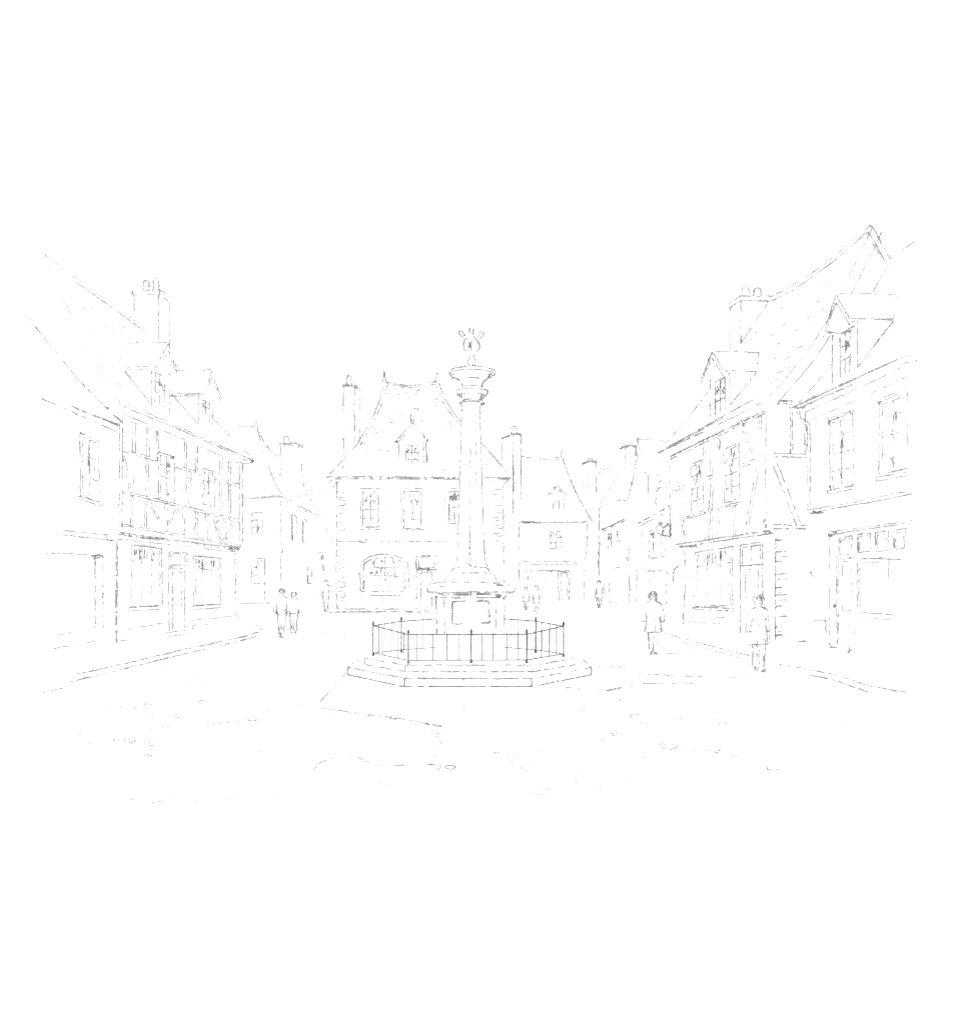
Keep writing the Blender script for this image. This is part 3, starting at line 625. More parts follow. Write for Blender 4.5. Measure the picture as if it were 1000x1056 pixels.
for y in (585.5, 594): m_.slab(F5, box4(376, y-.4, 416, y+.4), -.02, .055); m_.line(F5, [(380, y), (412, y)], .36, .4, .1)
m_.build('frame', wo, STONE)
m_ = MB(); m_.slab(F5, box4(370, 609.5, 423, 613.5), -.02, .15); m_.line(F5, [(372, 610), (421, 610)], .46, .55, .17); m_.line(F5, [(370, 614), (422, 614)], .4, .5, .17); m_.build('sill', wo, STONE)
door(h, F5, [(429.5, 588), (449, 588), (449, 628), (429.5, 628)], 0, .58, .75, fan=[(429.5, 573.5), (449.5, 573), (449.5, 587), (429.5, 587)])

# ================================================================== CENTRE RIGHT: low house with dormer and shop
WM[0] = 1.15
d6 = 71.0; F6 = front(d6)
h = house('low_shop_house', P(570, 620.5, d6), 'small low house with one dormer and a shopfront, just right of the column')
w_ = MB(); wall_box(w_, P(534.5, 600, d6), P(605, 600, d6), Vector((0, 7, 0)), -.05, P(0, 539, d6).z)
w_.line(F6, [(605.5, 540), (605, 566), (603, 577), (600.5, 583)], .5, .62); w_.line(F6, [(535, 530), (535.5, 570), (534.5, 600)], .36, .45); w_.line(F6, [(602, 584), (602, 618)], .45, .5)
w_.line(F6, [(567, 620.5), (586, 620.3), (603, 620.5)], .42, .55); w_.build('wall', h)
r_ = MB(); rr = [(534, 610.5, 538, d6-.3), (534, 601, 521, d6+.8), (535, 594, 508, d6+1.7), (536, 586, 490, d6+2.7), (537, 580, 472, d6+3.6)]
def ring6(xl, xr, y, d):
    a, b = P(xl, y, d), P(xr, y, d); k = 2*(d6+3.6-d)+.02; return [a, b, b+Vector((0, k, 0)), a+Vector((0, k, 0))]
r_.rings([ring6(*q) for q in rr]); r_.stroke([P(q[1], q[2], q[3]-.1) for q in rr], .56, .72); r_.stroke([P(x, y, d6+3.4) for x, y in [(537, 471), (558, 473), (579, 472)]], .65, .76); r_.stroke([P(x, y, d6+3.3) for x, y in [(539, 473.5), (578, 474.5)]], .4, .5)
r_.stroke([P(x, y, d6-.5) for x, y in [(537, 537.5), (560, 538.5), (585, 538.5), (606, 538)]], .68, .74); r_.stroke([P(x, y, d6-.5) for x, y in [(539, 539.5), (565, 540)]], .5, .55)
ro = r_.build('roof', h, TILE)
m_ = MB(); c = P(580, 472, d6+3.6); m_.lathe((c.x, c.y), [(.16, c.z-.2), (.2, c.z+.15), (.1, c.z+.3), (.12, c.z+.42), (.02, c.z+.6)], 8); m_.stroke([P(x, y, d6+3.3) for x, y in [(578.7, 472), (578.5, 467), (580, 464.5), (581.5, 467), (581, 472)]], .5, .66); m_.build('finial', ro, STONE)
chimney(h, d6+1.2, 528.5, 537, 517.5, 447.5, 535, cap=1, over=.4, pots=((527, 532.5, 439),), w=.72, den=.85, side_left=True, depth=2.0)
m_ = MB(); F6c = front(d6+.8); m_.slab(F6c, [(528.6, 470), (536, 470), (537, 535), (535, 535), (530, 505)], -.4, 0); m_.line(F6c, [(528.8, 470), (530, 504), (532.5, 520), (535, 531)], .5, .62, .03); m_.line(F6c, [(537, 470), (537, 479)], .6, .6, .03); m_.build('party_wall', h, STONE)
m_ = MB(); dd = d6+.6; FDc = front(dd); m_.prism([P(x, y, dd) for x, y in [(565, 533), (582, 533), (582, 512), (573, 502), (565, 512)]], Vector((0, 2.4, 0)))
m_.line(FDc, [(565.5, 514), (565.5, 531)], .4, .45); m_.line(FDc, [(582, 513), (581.5, 531)], .46, .5); dm = m_.build('dormer', h, PLASTER)
m_ = MB(); m_.prism([P(x, y, dd-.15) for x, y in [(561.5, 513.5), (573, 498.5), (584, 512), (582, 513.5), (573, 502), (564, 514.5)]], Vector((0, 2.4, 0))); m_.line(FDc, [(561.5, 513.5), (567, 508), (573, 499), (578, 504), (584, 512)], .5, .62, .2); m_.line(FDc, [(565, 513.5), (573, 502), (580, 510)], .32, .4, .2); m_.build('roof', dm, TILE)
m_ = MB(); m_.slab(FDc, box4(570, 515, 577, 531), -.02, .05); m_.line(FDc, [(570.5, 531), (570.5, 515.5), (576.5, 515.5), (576.5, 531)], .4, .55, .07); m_.line(FDc, [(573.5, 516), (573.5, 530)], .35, .5, .07); m_.build('window', dm, PANE)
window(h, F6, box4(567.5, 548, 579, 566), 2, 3, 0, None, .46, .56, 9, False, (.0, .02, .95, .35))
m_ = MB(); m_.slab(F6, [(536.5, 578.5), (602, 578.5), (601, 583), (537, 583)], -.02, .15); m_.line(F6, [(537, 578.8), (570, 579), (598, 578.5)], .4, .5, .18); m_.line(F6, [(537, 582.5), (575, 582), (601, 581.5)], .36, .45, .18); m_.build('fascia', h, STONE)
m_ = MB(); q = box4(542.5, 589, 575, 619.5); m_.slab(F6, q, -.02, .04); m_.line(F6, [(541.5, 589.5), (560, 588.5), (587, 589)], .5, .62, .06); m_.line(F6, [(544, 590), (544, 605)], .4, .5, .06); m_.line(F6, [(563.5, 592), (563.5, 605)], .3, .4, .06); m_.line(F6, [(566, 588), (569, 590)], .5, .6, .06); m_.build('shop_window', h, PANE)
door(h, F6, [(575.5, 589), (587, 589), (586.5, 620), (576.5, 620)], 0, .42, .5)

# ================================================================== RIGHT STREET: three receding houses
WM[0] = 1.2
Q0 = G(617, 619.2); Q1 = G(649, 625.0); F7 = vplane(Q0, Q1); u7 = (Q1-Q0).normalized(); n7 = F7.n
h = house('gabled_house', Q0, 'distant gabled house with a side chimney, right of the small low shop house')
w_ = MB(); ze = F7.at(618, 547).z; ze1 = F7.at(646, 533).z
wall_box(w_, Q0, Q1, -n7*6, -.05, ze, None, ze1)
w_.line(F7, [(617.3, 524), (617, 560), (617.3, 598)], .42, .5); w_.line(F7, [(616, 558), (619, 561), (616.5, 570), (618, 572)], .45, .5); w_.line(F7, [(628, 620.5), (657, 627)], .3, .36); w_.line(F7, [(648, 558), (648.5, 625)], .22, .25); w_.build('wall', h)
PFx = Plane(Q0, u7); pr = [PFx.at(*p) for p in [(617.2, 548), (617.5, 523), (626, 509), (636, 493), (648, 476)]]
sh = Q1-Q0
ro, a7, b7 = loft_roof(h, [p+sh+Vector((0, 0, ze1-ze)) for p in pr], pr, -n7, .45, .45, 8, draw=('far',))
m_ = MB(); m_.slab(F7, [(619.5, 546.5), (645, 534.5), (645, 536.5), (619.5, 548.5)], -.02, .2); m_.line(F7, [(620, 546.3), (632, 541), (644.5, 534.5)], .52, .62, .23); m_.line(F7, [(621, 545), (622, 548), (644, 537)], .36, .45, .23); m_.build('gutter', h, STONE)
m_ = MB(); m_.stroke([P(x, y, 58) for x, y in [(655, 476), (653, 492), (649, 507), (647.5, 515)]], .42, .5); m_.stroke([P(x, y, 58) for x, y in [(647, 516), (640, 515.5), (634, 517)]], .36, .45); m_.prism([P(x, y, 58.1) for x, y in [(655.5, 476), (657, 540), (648, 540), (636, 519), (648, 515)]], Vector((0, .5, 0))); m_.scrib(front(58), 649, 497.5, 652.5, 499.5, 6, .6, 0); m_.build('parapet', h, STONE)
m_ = MB(); m_.stroke([P(x, y, 74.3) for x, y in [(619, 485.5), (634, 480.5), (648, 476)]], .5, .66); m_.stroke([P(x, y, 74.3) for x, y in [(607, 526), (617, 523)]], .42, .55); m_.stroke([P(x, y, 74.3) for x, y in [(619, 486), (614, 493)]], .4, .5)
m_.prism([P(x, y, 74.5) for x, y in [(607, 527), (617, 523.5), (646, 478), (619, 486.5), (596, 507), (596, 527)]], Vector((0, 3, 0))); m_.build('rear_roof', h, TILE)
chimney(h, 74.0, 605.5, 614.5, 601, 475.5, 508, cap=1.2, over=.5, pots=((606.5, 610.5, 472),), w=.46, den=.6, side_left=True, depth=1.5)
for x0, x1, y0, y1 in [(627, 630, 551, 566), (636, 638, 548, 561)]:
    m_ = MB(); q = [(x0, y0), (x1, y0-1), (x1, y1), (x0, y1)]; m_.slab(F7, q, -.02, .06); m_.line(F7, q+[q[0]], .45, .5, .09); m_.scrib(F7, x0, y0, x1, y0+6, 3, .5, .09); m_.build('window', h, PANE)
m_ = MB(); q = [(628, 587), (641, 584), (641, 616), (628, 613)]; m_.slab(F7, q, -.02, .04); m_.line(F7, [(628, 613), (628, 587), (641, 584.5)], .32, .42, .07); m_.build('shop_window', h, PANE)
m_ = MB(); q = [(644, 580), (648.5, 579), (648.5, 612), (644, 612)]; m_.slab(F7, q, -.02, .08); m_.line(F7, [(645, 574), (647, 577), (648, 590), (649, 612)], .42, .5, .1); m_.build('door', h, PLASTER)

d8 = 57.9; F8b = front(d8)
h = house('tall_house', P(675, 625, d8), 'tall narrow roof and wall rising above the low house in the right-hand street')
w_ = MB(); wall_box(w_, P(668, 600, d8), P(706, 600, d8), Vector((0, 2, 0)), -.05, P(0, 490, d8).z); w_.line(F8b, [(668, 491), (668, 508), (667.5, 523)], .42, .55); w_.line(F8b, [(675, 520), (678, 509)], .4, .5); w_.build('wall', h)
r_ = MB(); r_.prism([P(657, 453, d8+1.6), P(700, 455, d8+1.6), P(700, 491, d8-.2), P(667.5, 491, d8-.2)], Vector((0, 1.8, 0)))
r_.stroke([P(x, y, d8+1.4) for x, y in [(657, 452.5), (672, 454), (686, 455)]], .5, .6); r_.stroke([P(x, y, d8-.3) for x, y in [(657.5, 453), (660, 470), (666, 490)]], .42, .5); r_.stroke([P(x, y, d8-.3) for x, y in [(667, 490.5), (684, 490.5)]], .45, .55); r_.stroke([P(x, y, d8-.3) for x, y in [(656.5, 452), (656, 478), (649, 508)]], .38, .45); r_.scrib(front(d8-.4), 656, 451.5, 659, 454, 4, .6, 0); r_.build('roof', h, TILE)
chimney(h, d8+2.2, 644.5, 655, 639, 460, 486, cap=1, over=.5, pots=((641.5, 645, 457), (648, 651.5, 457)), w=.46, den=.56, side_left=True, depth=1.2)
m_ = MB(); q = [(677.5, 498), (688, 494.5), (688, 522), (677.5, 524)]; m_.slab(F8b, q, -.02, .05); m_.line(F8b, [(679, 504), (677, 500), (680, 496), (684, 494)], .42, .5, .07); m_.line(F8b, [(676, 507), (682, 502), (688, 503.5)], .4, .5, .07); m_.line(F8b, [(677, 518), (676, 524)], .4, .5, .07); m_.build('window', h, PANE)

T0 = G(656, 626.6); T1 = G(703, 645); T1.x += .02; F8 = vplane(T0, T1); n8 = F8.n; u8 = (T1-T0).normalized()
h = house('street_shop_house', T0, 'low street house with ground-floor shopfront, adjoining the far end of right half-timbered house')
w_ = MB(); z0 = F8.at(658, 541).z; z1 = F8.at(690, 523).z
wall_box(w_, T0, T1, -n8*5, -.05, z0, None, z1-.1); w_.line(F8, [(662, 548), (662.5, 590)], .22, .25); w_.line(F8, [(705, 568), (704.5, 640)], .25, .25); w_.line(F8, [(670, 576.5), (686, 573)], .36, .45); w_.line(F8, [(656.5, 585), (656, 620)], .3, .35); w_.build('wall', h)
r_ = MB(); ea = F8.at(658, 540, .3); eb = F8.at(692, 521, .3); T1e = Vector((T1.x, T1.y, eb.z)); r_.prism([ea, eb, eb+Vector((0, 0, -.15)), ea+Vector((0, 0, -.15))], -n8*5)
r_.stroke([p+n8*.03 for p in (ea, ea.lerp(eb, .5), eb)], .52, .6); r_.stroke([F8.at(x, y, .34) for x, y in [(661, 542), (672, 536), (686, 529)]], .45, .55); r_.build('roof', h, TILE)
for q in ([(669.5, 548), (673.5, 546), (673.5, 575), (669.5, 575)], [(681.5, 545), (685, 543), (685, 573), (681.5, 573)]):
    m_ = MB(); m_.slab(F8, q, -.02, .05); m_.line(F8, [q[3], q[0], q[1], q[2]], .42, .5, .08); m_.scrib(F8, q[0][0], q[0][1]+1, q[1][0], q[0][1]+8, 3, .5, .08); m_.build('window', h, PANE)
m_ = MB(); q = [(668.5, 589), (687, 587), (687, 630), (668.5, 628)]; m_.slab(F8, q, -.02, .05); m_.line(F8, [(667, 589), (678, 588.5), (688, 587)], .48, .56, .08); m_.line(F8, [(670.5, 591), (670.5, 622)], .36, .4, .08); m_.line(F8, [(687, 588), (686.5, 625)], .36, .42, .08); m_.line(F8, [(687, 588), (688.5, 592)], .5, .6, .08); m_.build('shop_window', h, PANE)
m_ = MB(); q = [(694, 586), (702, 583.5), (702, 640), (694, 638)]; m_.slab(F8, q, -.02, .05); m_.line(F8, [(694, 600), (694.5, 588), (697, 585), (702, 583.5)], .42, .52, .08); m_.build('door', h, PLASTER)

# ================================================================== RIGHT: half-timbered gable house
WM[0] = 0.95
W0 = G(704, 646); W1 = G(799, 662.6); F9 = vplane(W0, W1); u9 = (W1-W0).normalized(); n9 = F9.n
h = house('half_timbered_house', W1, 'half-timbered house with tall timbered gable, one dormer and quoined corner, on the right')
U9 = F9.shift(.4); V0 = U9.at(690, 530); V1 = U9.at(794, 500)
GP = Plane(W1, u9); GPo = GP.shift(.02)
w_ = MB(); zc = F9.at(704, 563).z; zc1 = F9.at(799, 549).z
wall_box(w_, W0, W1, -n9*6, -.05, zc, None, zc1)
wall_box(w_, V0, V1, -n9*6.2, zc, U9.at(690, 468).z, zc1, U9.at(794, 416).z)
w_.line(F9, [(705.5, 566), (706, 605), (704, 645)], .55, .6); w_.line(F9, [(704, 646), (730, 650.5), (761, 656)], .5, .62); w_.line(F9, [(708, 636), (748, 637)], .3, .4); w_.line(F9, [(704, 632), (704, 645)], .55, .7)
w_.line(GP, [(798, 664), (815, 662.6), (833, 661.3)], .7, .78); w_.line(F9, [(708, 641), (742, 643)], .22, .3)
verge = [(790, 411), (814, 384), (830, 363), (846, 340), (863, 305), (876, 278), (896, 237)]
rv = [(897, 238), (914, 268), (940, 310), (940, 430), (800, 430)]
Gw = Plane(V1, u9)
w_.slab(Gw, [(796, 418), (816, 391), (848, 345), (866, 308), (896, 246), (912, 270), (935, 318), (935, 425)], -.25, .03)
w_.build('wall', h)
tf = MB(); bw = 4
tf.slab(U9, [(788.6, 421), (795, 419), (795, 549), (788.6, 550)], 0, .06); tf.line(U9, [(787, 424), (789.5, 428), (789, 500), (790, 545)], .62, .72, .08); tf.line(Gw, [(795, 417), (795, 480), (795, 548)], .62, .72, .08)
tf.line(U9, [(689.5, 471), (690.5, 520), (691, 556)], .6, .68, .03)
tf.beam(U9, (689.5, 473), (788, 425), 2.5, .06, .5, .6)
for x, y0, y1, w in [(726, 455, 471, .55), (741, 448, 464, .6), (783.5, 428, 446, .5), (733, 470, 555, .3), (757, 520, 553, .4), (740, 524, 556, .35), (705, 495, 560, .22)]: tf.beam(U9, (x, y0), (x, y1), 2.4, .05, w, .58)
for a, b in [((764, 437), (776, 466)), ((692, 505), (705, 502.5)), ((729, 493), (739, 490)), ((765, 480), (783, 473)), ((769, 549), (781, 483)), ((700, 526), (708, 555)), ((735, 498), (728, 556))]: tf.beam(U9, a, b, 3, .055, .42, .52)
tf.line(U9, [(764, 433), (766, 437), (765, 440)], .7, .8, .08); tf.line(U9, [(786, 540), (789, 535), (789, 545)], .6, .7, .09)
# timbers of the gable end
for a, b, wd, w in [((793, 415), (817, 415), 3, .5), ((816, 382), (816, 412), 2, .42), ((816, 419), (816, 468), 2.6, .5), ((797, 469), (833, 470), 3.4, .45), ((842, 350), (842, 388), 3, .45), ((894, 252), (894, 295), 2.2, .45),
        ((799, 478), (823, 540), 5, .55), ((796, 543), (832, 543.5), 4, .46), ((830, 420), (830, 467), 2, .25)]: tf.beam(Gw, a, b, wd, .06, w, .58, .03)
tf.build('timber_frame', h, PLASTER)
jb = MB(); jb.slab(U9, [(694, 561.3), (796, 547), (797, 550), (697, 565.2)], -.35, .07); jb.line(U9, [(696, 561.5), (720, 558), (750, 553.5), (793, 547)], .8, .82, .1); jb.line(U9, [(701, 564.5), (730, 559.5), (797, 550)], .7, .7, .1); jb.scrib(U9, 699, 562.5, 720, 564.5, 6, .5, .1); jb.scrib(U9, 786, 546.5, 794, 549.5, 5, .6, .1)
jb.build('jetty_beam', h, PLASTER)
m_ = MB(); m_.slab(Gw, box4(799.6, 556, 803, 662), -.3, .045)
for i, y in enumerate((557, 569, 579, 592, 606, 613.5, 625, 636, 646, 655)):
    hgt = 6.5; xx = 811 if i % 2 else 806
    m_.slab(Gw, [(799.6, y), (xx, y-.3), (xx, y+hgt-1), (799.6, y+hgt-.6)], -.3, .05); m_.line(Gw, [(799.5, y), (803, y), (xx, y-.3)], .62 if i % 3 else .8, .6, .08); m_.line(Gw, [(802, y+5.5), (xx+1, y+5.3)], .34, .45, .08); m_.scrib(Gw, 798.5, y-2, 800.5, y+3, 2, .6, .08)
m_.line(Gw, [(799.5, 556), (799, 610), (799, 664)], .62, .7, .08); m_.build('quoins', h, STONE)
PF9 = Plane(W0-u9*.35, u9); PN9 = Plane(V1+u9*.25, u9)
near = [PN9.at(*p) for p in verge]; far = [PF9.at(*p) for p in [(679, 466), (706, 436), (732, 402), (746, 382), (763, 356), (778, 333), (794, 309)]]
ro, a9, b9 = loft_roof(h, near, far, -n9, .6, .62, 90, draw=('far',), sag=.24)
m_ = MB(); a, b = a9, b9; off3 = Vector((.0, -.06, 0)); inn = [p+Vector((.16, -.08, -.1)) for p in a9]
m_.prism([p+Vector((0, -.02, -.02)) for p in a9]+[p+Vector((.3, -.02, -.16)) for p in reversed(a9)], -u9*.12 if (-u9).y > 0 else u9*-.12)
m_.stroke([p+Vector((.02, -.26, .02)) for p in a9], .75, .8); m_.stroke([p+Vector((.3, -.26, -.16)) for p in a9], .8, .84)
rva = PN9.at(896, 236); m_.stroke([PN9.at(x, y, .06) for x, y in [(893, 240), (894, 235), (897, 232), (900, 235), (918, 267)]], .6, .7); m_.stroke([PN9.at(x, y, .06) for x, y in [(896.5, 240), (904, 254), (913, 270), (917, 271)]], .75, .8); m_.stroke([PN9.at(x, y, .06) for x, y in [(899, 250), (910, 269)]], .4, .5)
m_.slab(PN9, [(893, 240), (897, 232.5), (901, 236), (918, 267), (914, 270), (896.5, 240)], -.1, .04); m_.scrib(PN9, 895, 238.5, 898, 243, 6, .7, .07)
m_.build('bargeboard', h, PLASTER)
rd = MB(); rp = [a9[-1].lerp(b9[-1], t)+Vector((0, 0, -.24*4*t*(1-t))) for t in (0, .12, .25, .4, .55, .7, .85, 1)]; rd.tube([p+Vector((0, 0, -.02)) for p in rp], .1, 8)
rd.stroke([p+Vector((0, -.08, .12)) for p in rp], .66, .74); rd.stroke([p+Vector((-.16, -.1, -.14)) for p in rp], .58, .66); rd.build('ridge_tiles', ro, TILE)
gt = MB(); gt.prism([U9.at(678, 466.5, .5), U9.at(786, 408.5, .5), U9.at(786, 415, .5), U9.at(681, 470, .5)], -n9*.5)
gt.stroke([U9.at(x, y, .54) for x, y in [(678, 467), (700, 454.5), (740, 432), (777, 412)]], .95, .95, .15); gt.stroke([U9.at(x, y, .54) for x, y in [(679, 467.5), (715, 447.5), (745, 430.5)]], .5, .8); gt.stroke([U9.at(x, y, .54) for x, y in [(690, 462), (730, 443), (785, 415.5)]], .5, .65)
gt.stroke([U9.at(x, y, .54) for x, y in [(674, 468), (680, 467)]], .5, .6); gt.stroke([U9.at(x, y, .3) for x, y in [(680, 472), (683, 477), (688.5, 480)]], .55, .7); gt.stroke([U9.at(x, y, .3) for x, y in [(684, 471), (686, 475), (689, 476)]], .45, .6)
gt.build('gutter', h, STONE)
chimney(h, 38.6, 763.3, 793, 752.5, 305.5, 366, cap=5, over=1.0, pots=((764.5, 772, 294), (776, 784.5, 295.5)), w=.85, den=.78, side_left=True, depth=1.0)
window(h, U9, [(711, 479.5), (724, 474), (725, 526), (713, 531)], 2, 4, 0, ((707.5, 533), (727, 528), 2), .6, .62, 8, True, (.25, .05, .8, .3))
window(h, U9, [(745.5, 464), (761.5, 456.5), (762, 514), (746.5, 519)], 2, 4, 0, ((740.5, 523.5), (764, 517), 2), .6, .62, 9, True, (.25, .05, .8, .3))
FD9 = U9.shift(.1)
dormer(h, FD9, (740, 366), (728, 391), (752, 383.5), (733, 430), (753, 418.5), -n9, 782, 779, 1, [(737.5, 393), (747, 389), (747, 422), (737.5, 428)], .82, .78, 5)
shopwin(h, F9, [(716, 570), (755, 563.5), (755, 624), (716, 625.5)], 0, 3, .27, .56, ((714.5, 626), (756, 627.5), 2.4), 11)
door(h, F9, [(763, 584), (786, 582), (786, 659), (763, 656)], 0, .58, .66, fan=[(763, 562), (786, 559), (786, 581.5), (763, 583.5)], bars=True)

# ================================================================== RIGHT: plastered house with dormer and downpipe
WM[0] = 0.9
X0 = G(833, 667.6); X1 = G(962, 691.5); F10 = vplane(X0, X1); n10 = F10.n; u10 = (X1-X0).normalized()
X0 = X0-u10*.0
h = house('stone_house', X0, 'plastered house with downpipe, one dormer and a wide shopfront, at the right edge')
w_ = MB(); ze = Plane(X0, u10).at(819, 421).z+.05; ze1 = F10.at(955, 366).z+.05
wall_box(w_, X0, X1, -n10*6, -.05, ze, None, ze1)
w_.line(F10, [(833, 530), (833.5, 600), (832, 640), (832.5, 668)], .56, .66); w_.line(F10, [(833, 668), (850, 671), (853, 671)], .42, .5); w_.line(F10, [(838, 640), (851, 639.5), (851.5, 668)], .42, .5)
w_.line(F10, [(875, 673.5), (895, 678.5), (915, 682)], .5, .6); w_.line(F10, [(926, 679), (935, 682)], .4, .5); w_.line(F10, [(839, 431.5), (880, 414), (940, 386)], .34, .42); w_.line(F10, [(835, 589), (838, 595)], .35, .4)
w_.build('wall', h)
m_ = MB(); m_.slab(F10, [(834, 526.5), (941, 509), (955, 507), (955, 510), (834, 530)], -.02, .1); m_.line(F10, [(834, 525.5), (880, 518), (936, 506.5)], .45, .55, .12); m_.line(F10, [(834, 529.5), (855, 525), (900, 517.5), (941, 509)], .58, .68, .12); m_.scrib(F10, 834, 526.5, 850, 530, 7, .55, .13); m_.build('string_course', h, STONE)
PV = Plane(X0, u10); pr = [PV.at(*p) for p in [(819, 421), (826, 413), (843, 394), (859, 376), (879, 342), (897, 306), (917, 271)]]
sh = X1-X0+u10*.08+Vector((0, 0, ze1-ze))
ro, a10, b10 = loft_roof(h, [p+sh for p in pr], pr, -n10, .55, .55, 14, draw=('far',), far_to=.3)
rd = MB(); rp = [b10[-1].lerp(a10[-1], t) for t in (0, .1, .19, .3, .5, 1)]; rd.tube([p+Vector((0, 0, -.02)) for p in rp], .1, 8); rd.stroke([p+Vector((0, -.08, .12)) for p in rp[:3]], .45, .55); rd.stroke([p+Vector((-.16, -.1, -.12)) for p in rp[:2]], .4, .55); rd.build('ridge_tiles', ro, TILE)
gt = MB(); gt.prism([F10.at(x, y, .4) for x, y in [(816, 420.5), (955, 359), (955, 366), (822, 424)]], -n10*.4)
gt.stroke([F10.at(x, y, .44) for x, y in [(816, 420.5), (850, 405), (903, 380.5), (925, 370.5)]], .9, .92, .15); gt.stroke([F10.at(x, y, .44) for x, y in [(821, 422), (850, 409), (880, 396)]], .7, .75); gt.stroke([F10.at(x, y, .44) for x, y in [(824, 415), (860, 399), (938, 365.5)]], .35, .5); gt.stroke([F10.at(x, y, .44) for x, y in [(926, 376), (940, 373), (951, 370)]], .6, .72)
gt.stroke([F10.at(x, y, .44) for x, y in [(830, 425), (855, 414), (900, 393), (929, 379)]], .55, .66); gt.scrib(F10, 816, 419, 830, 423, 3, .5, .45)
gt.build('gutter', h, STONE)
m_ = MB(); pp = [F10.at(822.5, 423, .3), F10.at(823.5, 431, .28), F10.at(833.5, 437, .08), F10.at(833.5, 530, .08), F10.at(833, 667, .08)]; m_.tube(pp, .05, 8)
for s in (-1.6, .9): m_.stroke([F10.at(x+s, y, o) for x, y, o in [(823, 424, .36), (824, 431, .34), (833.5, 436.5, .16), (834, 442, .16), (834, 526, .16)]], .62, .76)
m_.scrib(F10, 826, 432, 833, 437, 2, .4, .25); m_.build('downpipe', h, IRON if False else STONE)
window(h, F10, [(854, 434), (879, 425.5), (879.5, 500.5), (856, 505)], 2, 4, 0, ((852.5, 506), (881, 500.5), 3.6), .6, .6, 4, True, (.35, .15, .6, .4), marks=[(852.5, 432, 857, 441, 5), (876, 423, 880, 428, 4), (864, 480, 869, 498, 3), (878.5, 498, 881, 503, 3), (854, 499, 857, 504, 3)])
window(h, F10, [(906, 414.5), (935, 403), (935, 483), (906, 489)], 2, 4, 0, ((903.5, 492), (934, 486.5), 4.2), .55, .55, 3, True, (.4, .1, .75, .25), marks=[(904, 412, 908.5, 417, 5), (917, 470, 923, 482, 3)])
for hd, ln in (([(853, 431.5), (880, 423), (880, 425.2), (853, 433.7)], [(852, 432), (880, 423.5)]), ([(905, 412), (936, 400), (936, 402.6), (905, 414.3)], [(905, 412), (935, 400.5)])):
    m_ = MB(); m_.slab(F10, hd, -.02, .1); m_.line(F10, ln, .45, .5, .13); m_.build('lintel', h, STONE)
FD10 = F10.shift(.2)
dormer(h, FD10, (869.5, 307.5), (856.5, 342), (884, 330), (859, 396), (885, 379), -n10, 924, 920, 1, [(866, 345), (876, 341), (876, 384), (866, 389)], .82, .78, 3)
m_ = MB(); m_.slab(FD10, [(853, 342), (882, 334), (882, 337), (853, 345)], 0, .2); m_.line(FD10, [(853, 342.5), (866, 344), (882, 336)], .85, .82, .23); m_.scrib(FD10, 852.5, 341, 858, 344, 5, .7, .23); m_.build('dormer_lintel', h, PLASTER)
# shopfront
sf = MB(); sf.slab(F10, [(852, 549), (941, 536.5), (955, 535), (955, 538.5), (852, 552)], -.02, .16); sf.line(F10, [(852.5, 548.5), (880, 545), (910, 541), (940.5, 536.5)], .5, .62, .18); sf.line(F10, [(856, 551.5), (890, 546), (940, 539)], .58, .66, .18); sf.scrib(F10, 853.5, 548.5, 863, 553.5, 10, .75, .19); sf.build('fascia', h, STONE)
sf = MB(); sf.slab(F10, [(854.5, 552), (862, 551), (862, 667), (854.5, 668)], -.02, .1); sf.line(F10, [(855, 552), (855.3, 600), (854.5, 640), (855, 667)], .62, .7, .12); sf.line(F10, [(862, 572), (862, 620), (863, 664)], .45, .52, .12); sf.scrib(F10, 854, 664, 858, 669, 4, .5, .13); sf.build('pilaster', h, STONE)
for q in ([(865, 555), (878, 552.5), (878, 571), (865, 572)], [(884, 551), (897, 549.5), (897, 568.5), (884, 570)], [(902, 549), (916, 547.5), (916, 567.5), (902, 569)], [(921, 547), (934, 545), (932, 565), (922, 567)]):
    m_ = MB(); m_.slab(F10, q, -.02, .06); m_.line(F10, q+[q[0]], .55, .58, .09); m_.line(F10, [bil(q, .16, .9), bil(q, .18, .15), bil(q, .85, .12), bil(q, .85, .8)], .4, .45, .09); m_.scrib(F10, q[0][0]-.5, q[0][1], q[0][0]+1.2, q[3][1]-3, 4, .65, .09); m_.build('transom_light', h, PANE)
dq = [(864, 576), (880, 575), (880.5, 671), (864, 668)]
door(h, F10, dq, 0, .3, .3, panel=False, knob=(860.5, 625))
m_ = MB(); pq = [(868, 579), (877.5, 578.5), (877, 630), (868, 629)]; m_.slab(F10, pq, .04, .07); m_.line(F10, pq+[pq[0]], .42, .55, .09); m_.line(F10, [(868, 577), (878, 576)], .55, .6, .09); m_.line(F10, [(876, 630), (875.5, 650)], .3, .4, .09); m_.build('door_panel', h, PLASTER)
m_ = MB(); q = [(884, 577), (945, 575), (945, 636), (884, 631)]; m_.slab(F10, q, -.02, .04); m_.line(F10, [(884, 631), (883.5, 600), (884, 576.5), (900, 576), (930, 577)], .55, .62, .07); m_.line(F10, [(886.5, 628), (886.5, 582), (887, 580), (905, 579.5)], .45, .5, .07); m_.line(F10, [(884, 576), (916, 574.5)], .4, .5, .07)
m_.line(F10, [(916, 574), (916, 599)], .4, .5, .07); m_.line(F10, [(884, 631), (900, 632.5), (923, 634)], .48, .58, .07); m_.scrib(F10, 883, 595, 886.5, 622, 5, .5, .07); wo = m_.build('shop_window', h, PANE)
m_ = MB(); m_.slab(F10, [(879, 636), (945, 641.5), (945, 645), (879, 639)], -.02, .15); m_.line(F10, [(880, 636.5), (910, 638.5), (941, 641)], .46, .58, .17); m_.build('sill', wo, STONE)
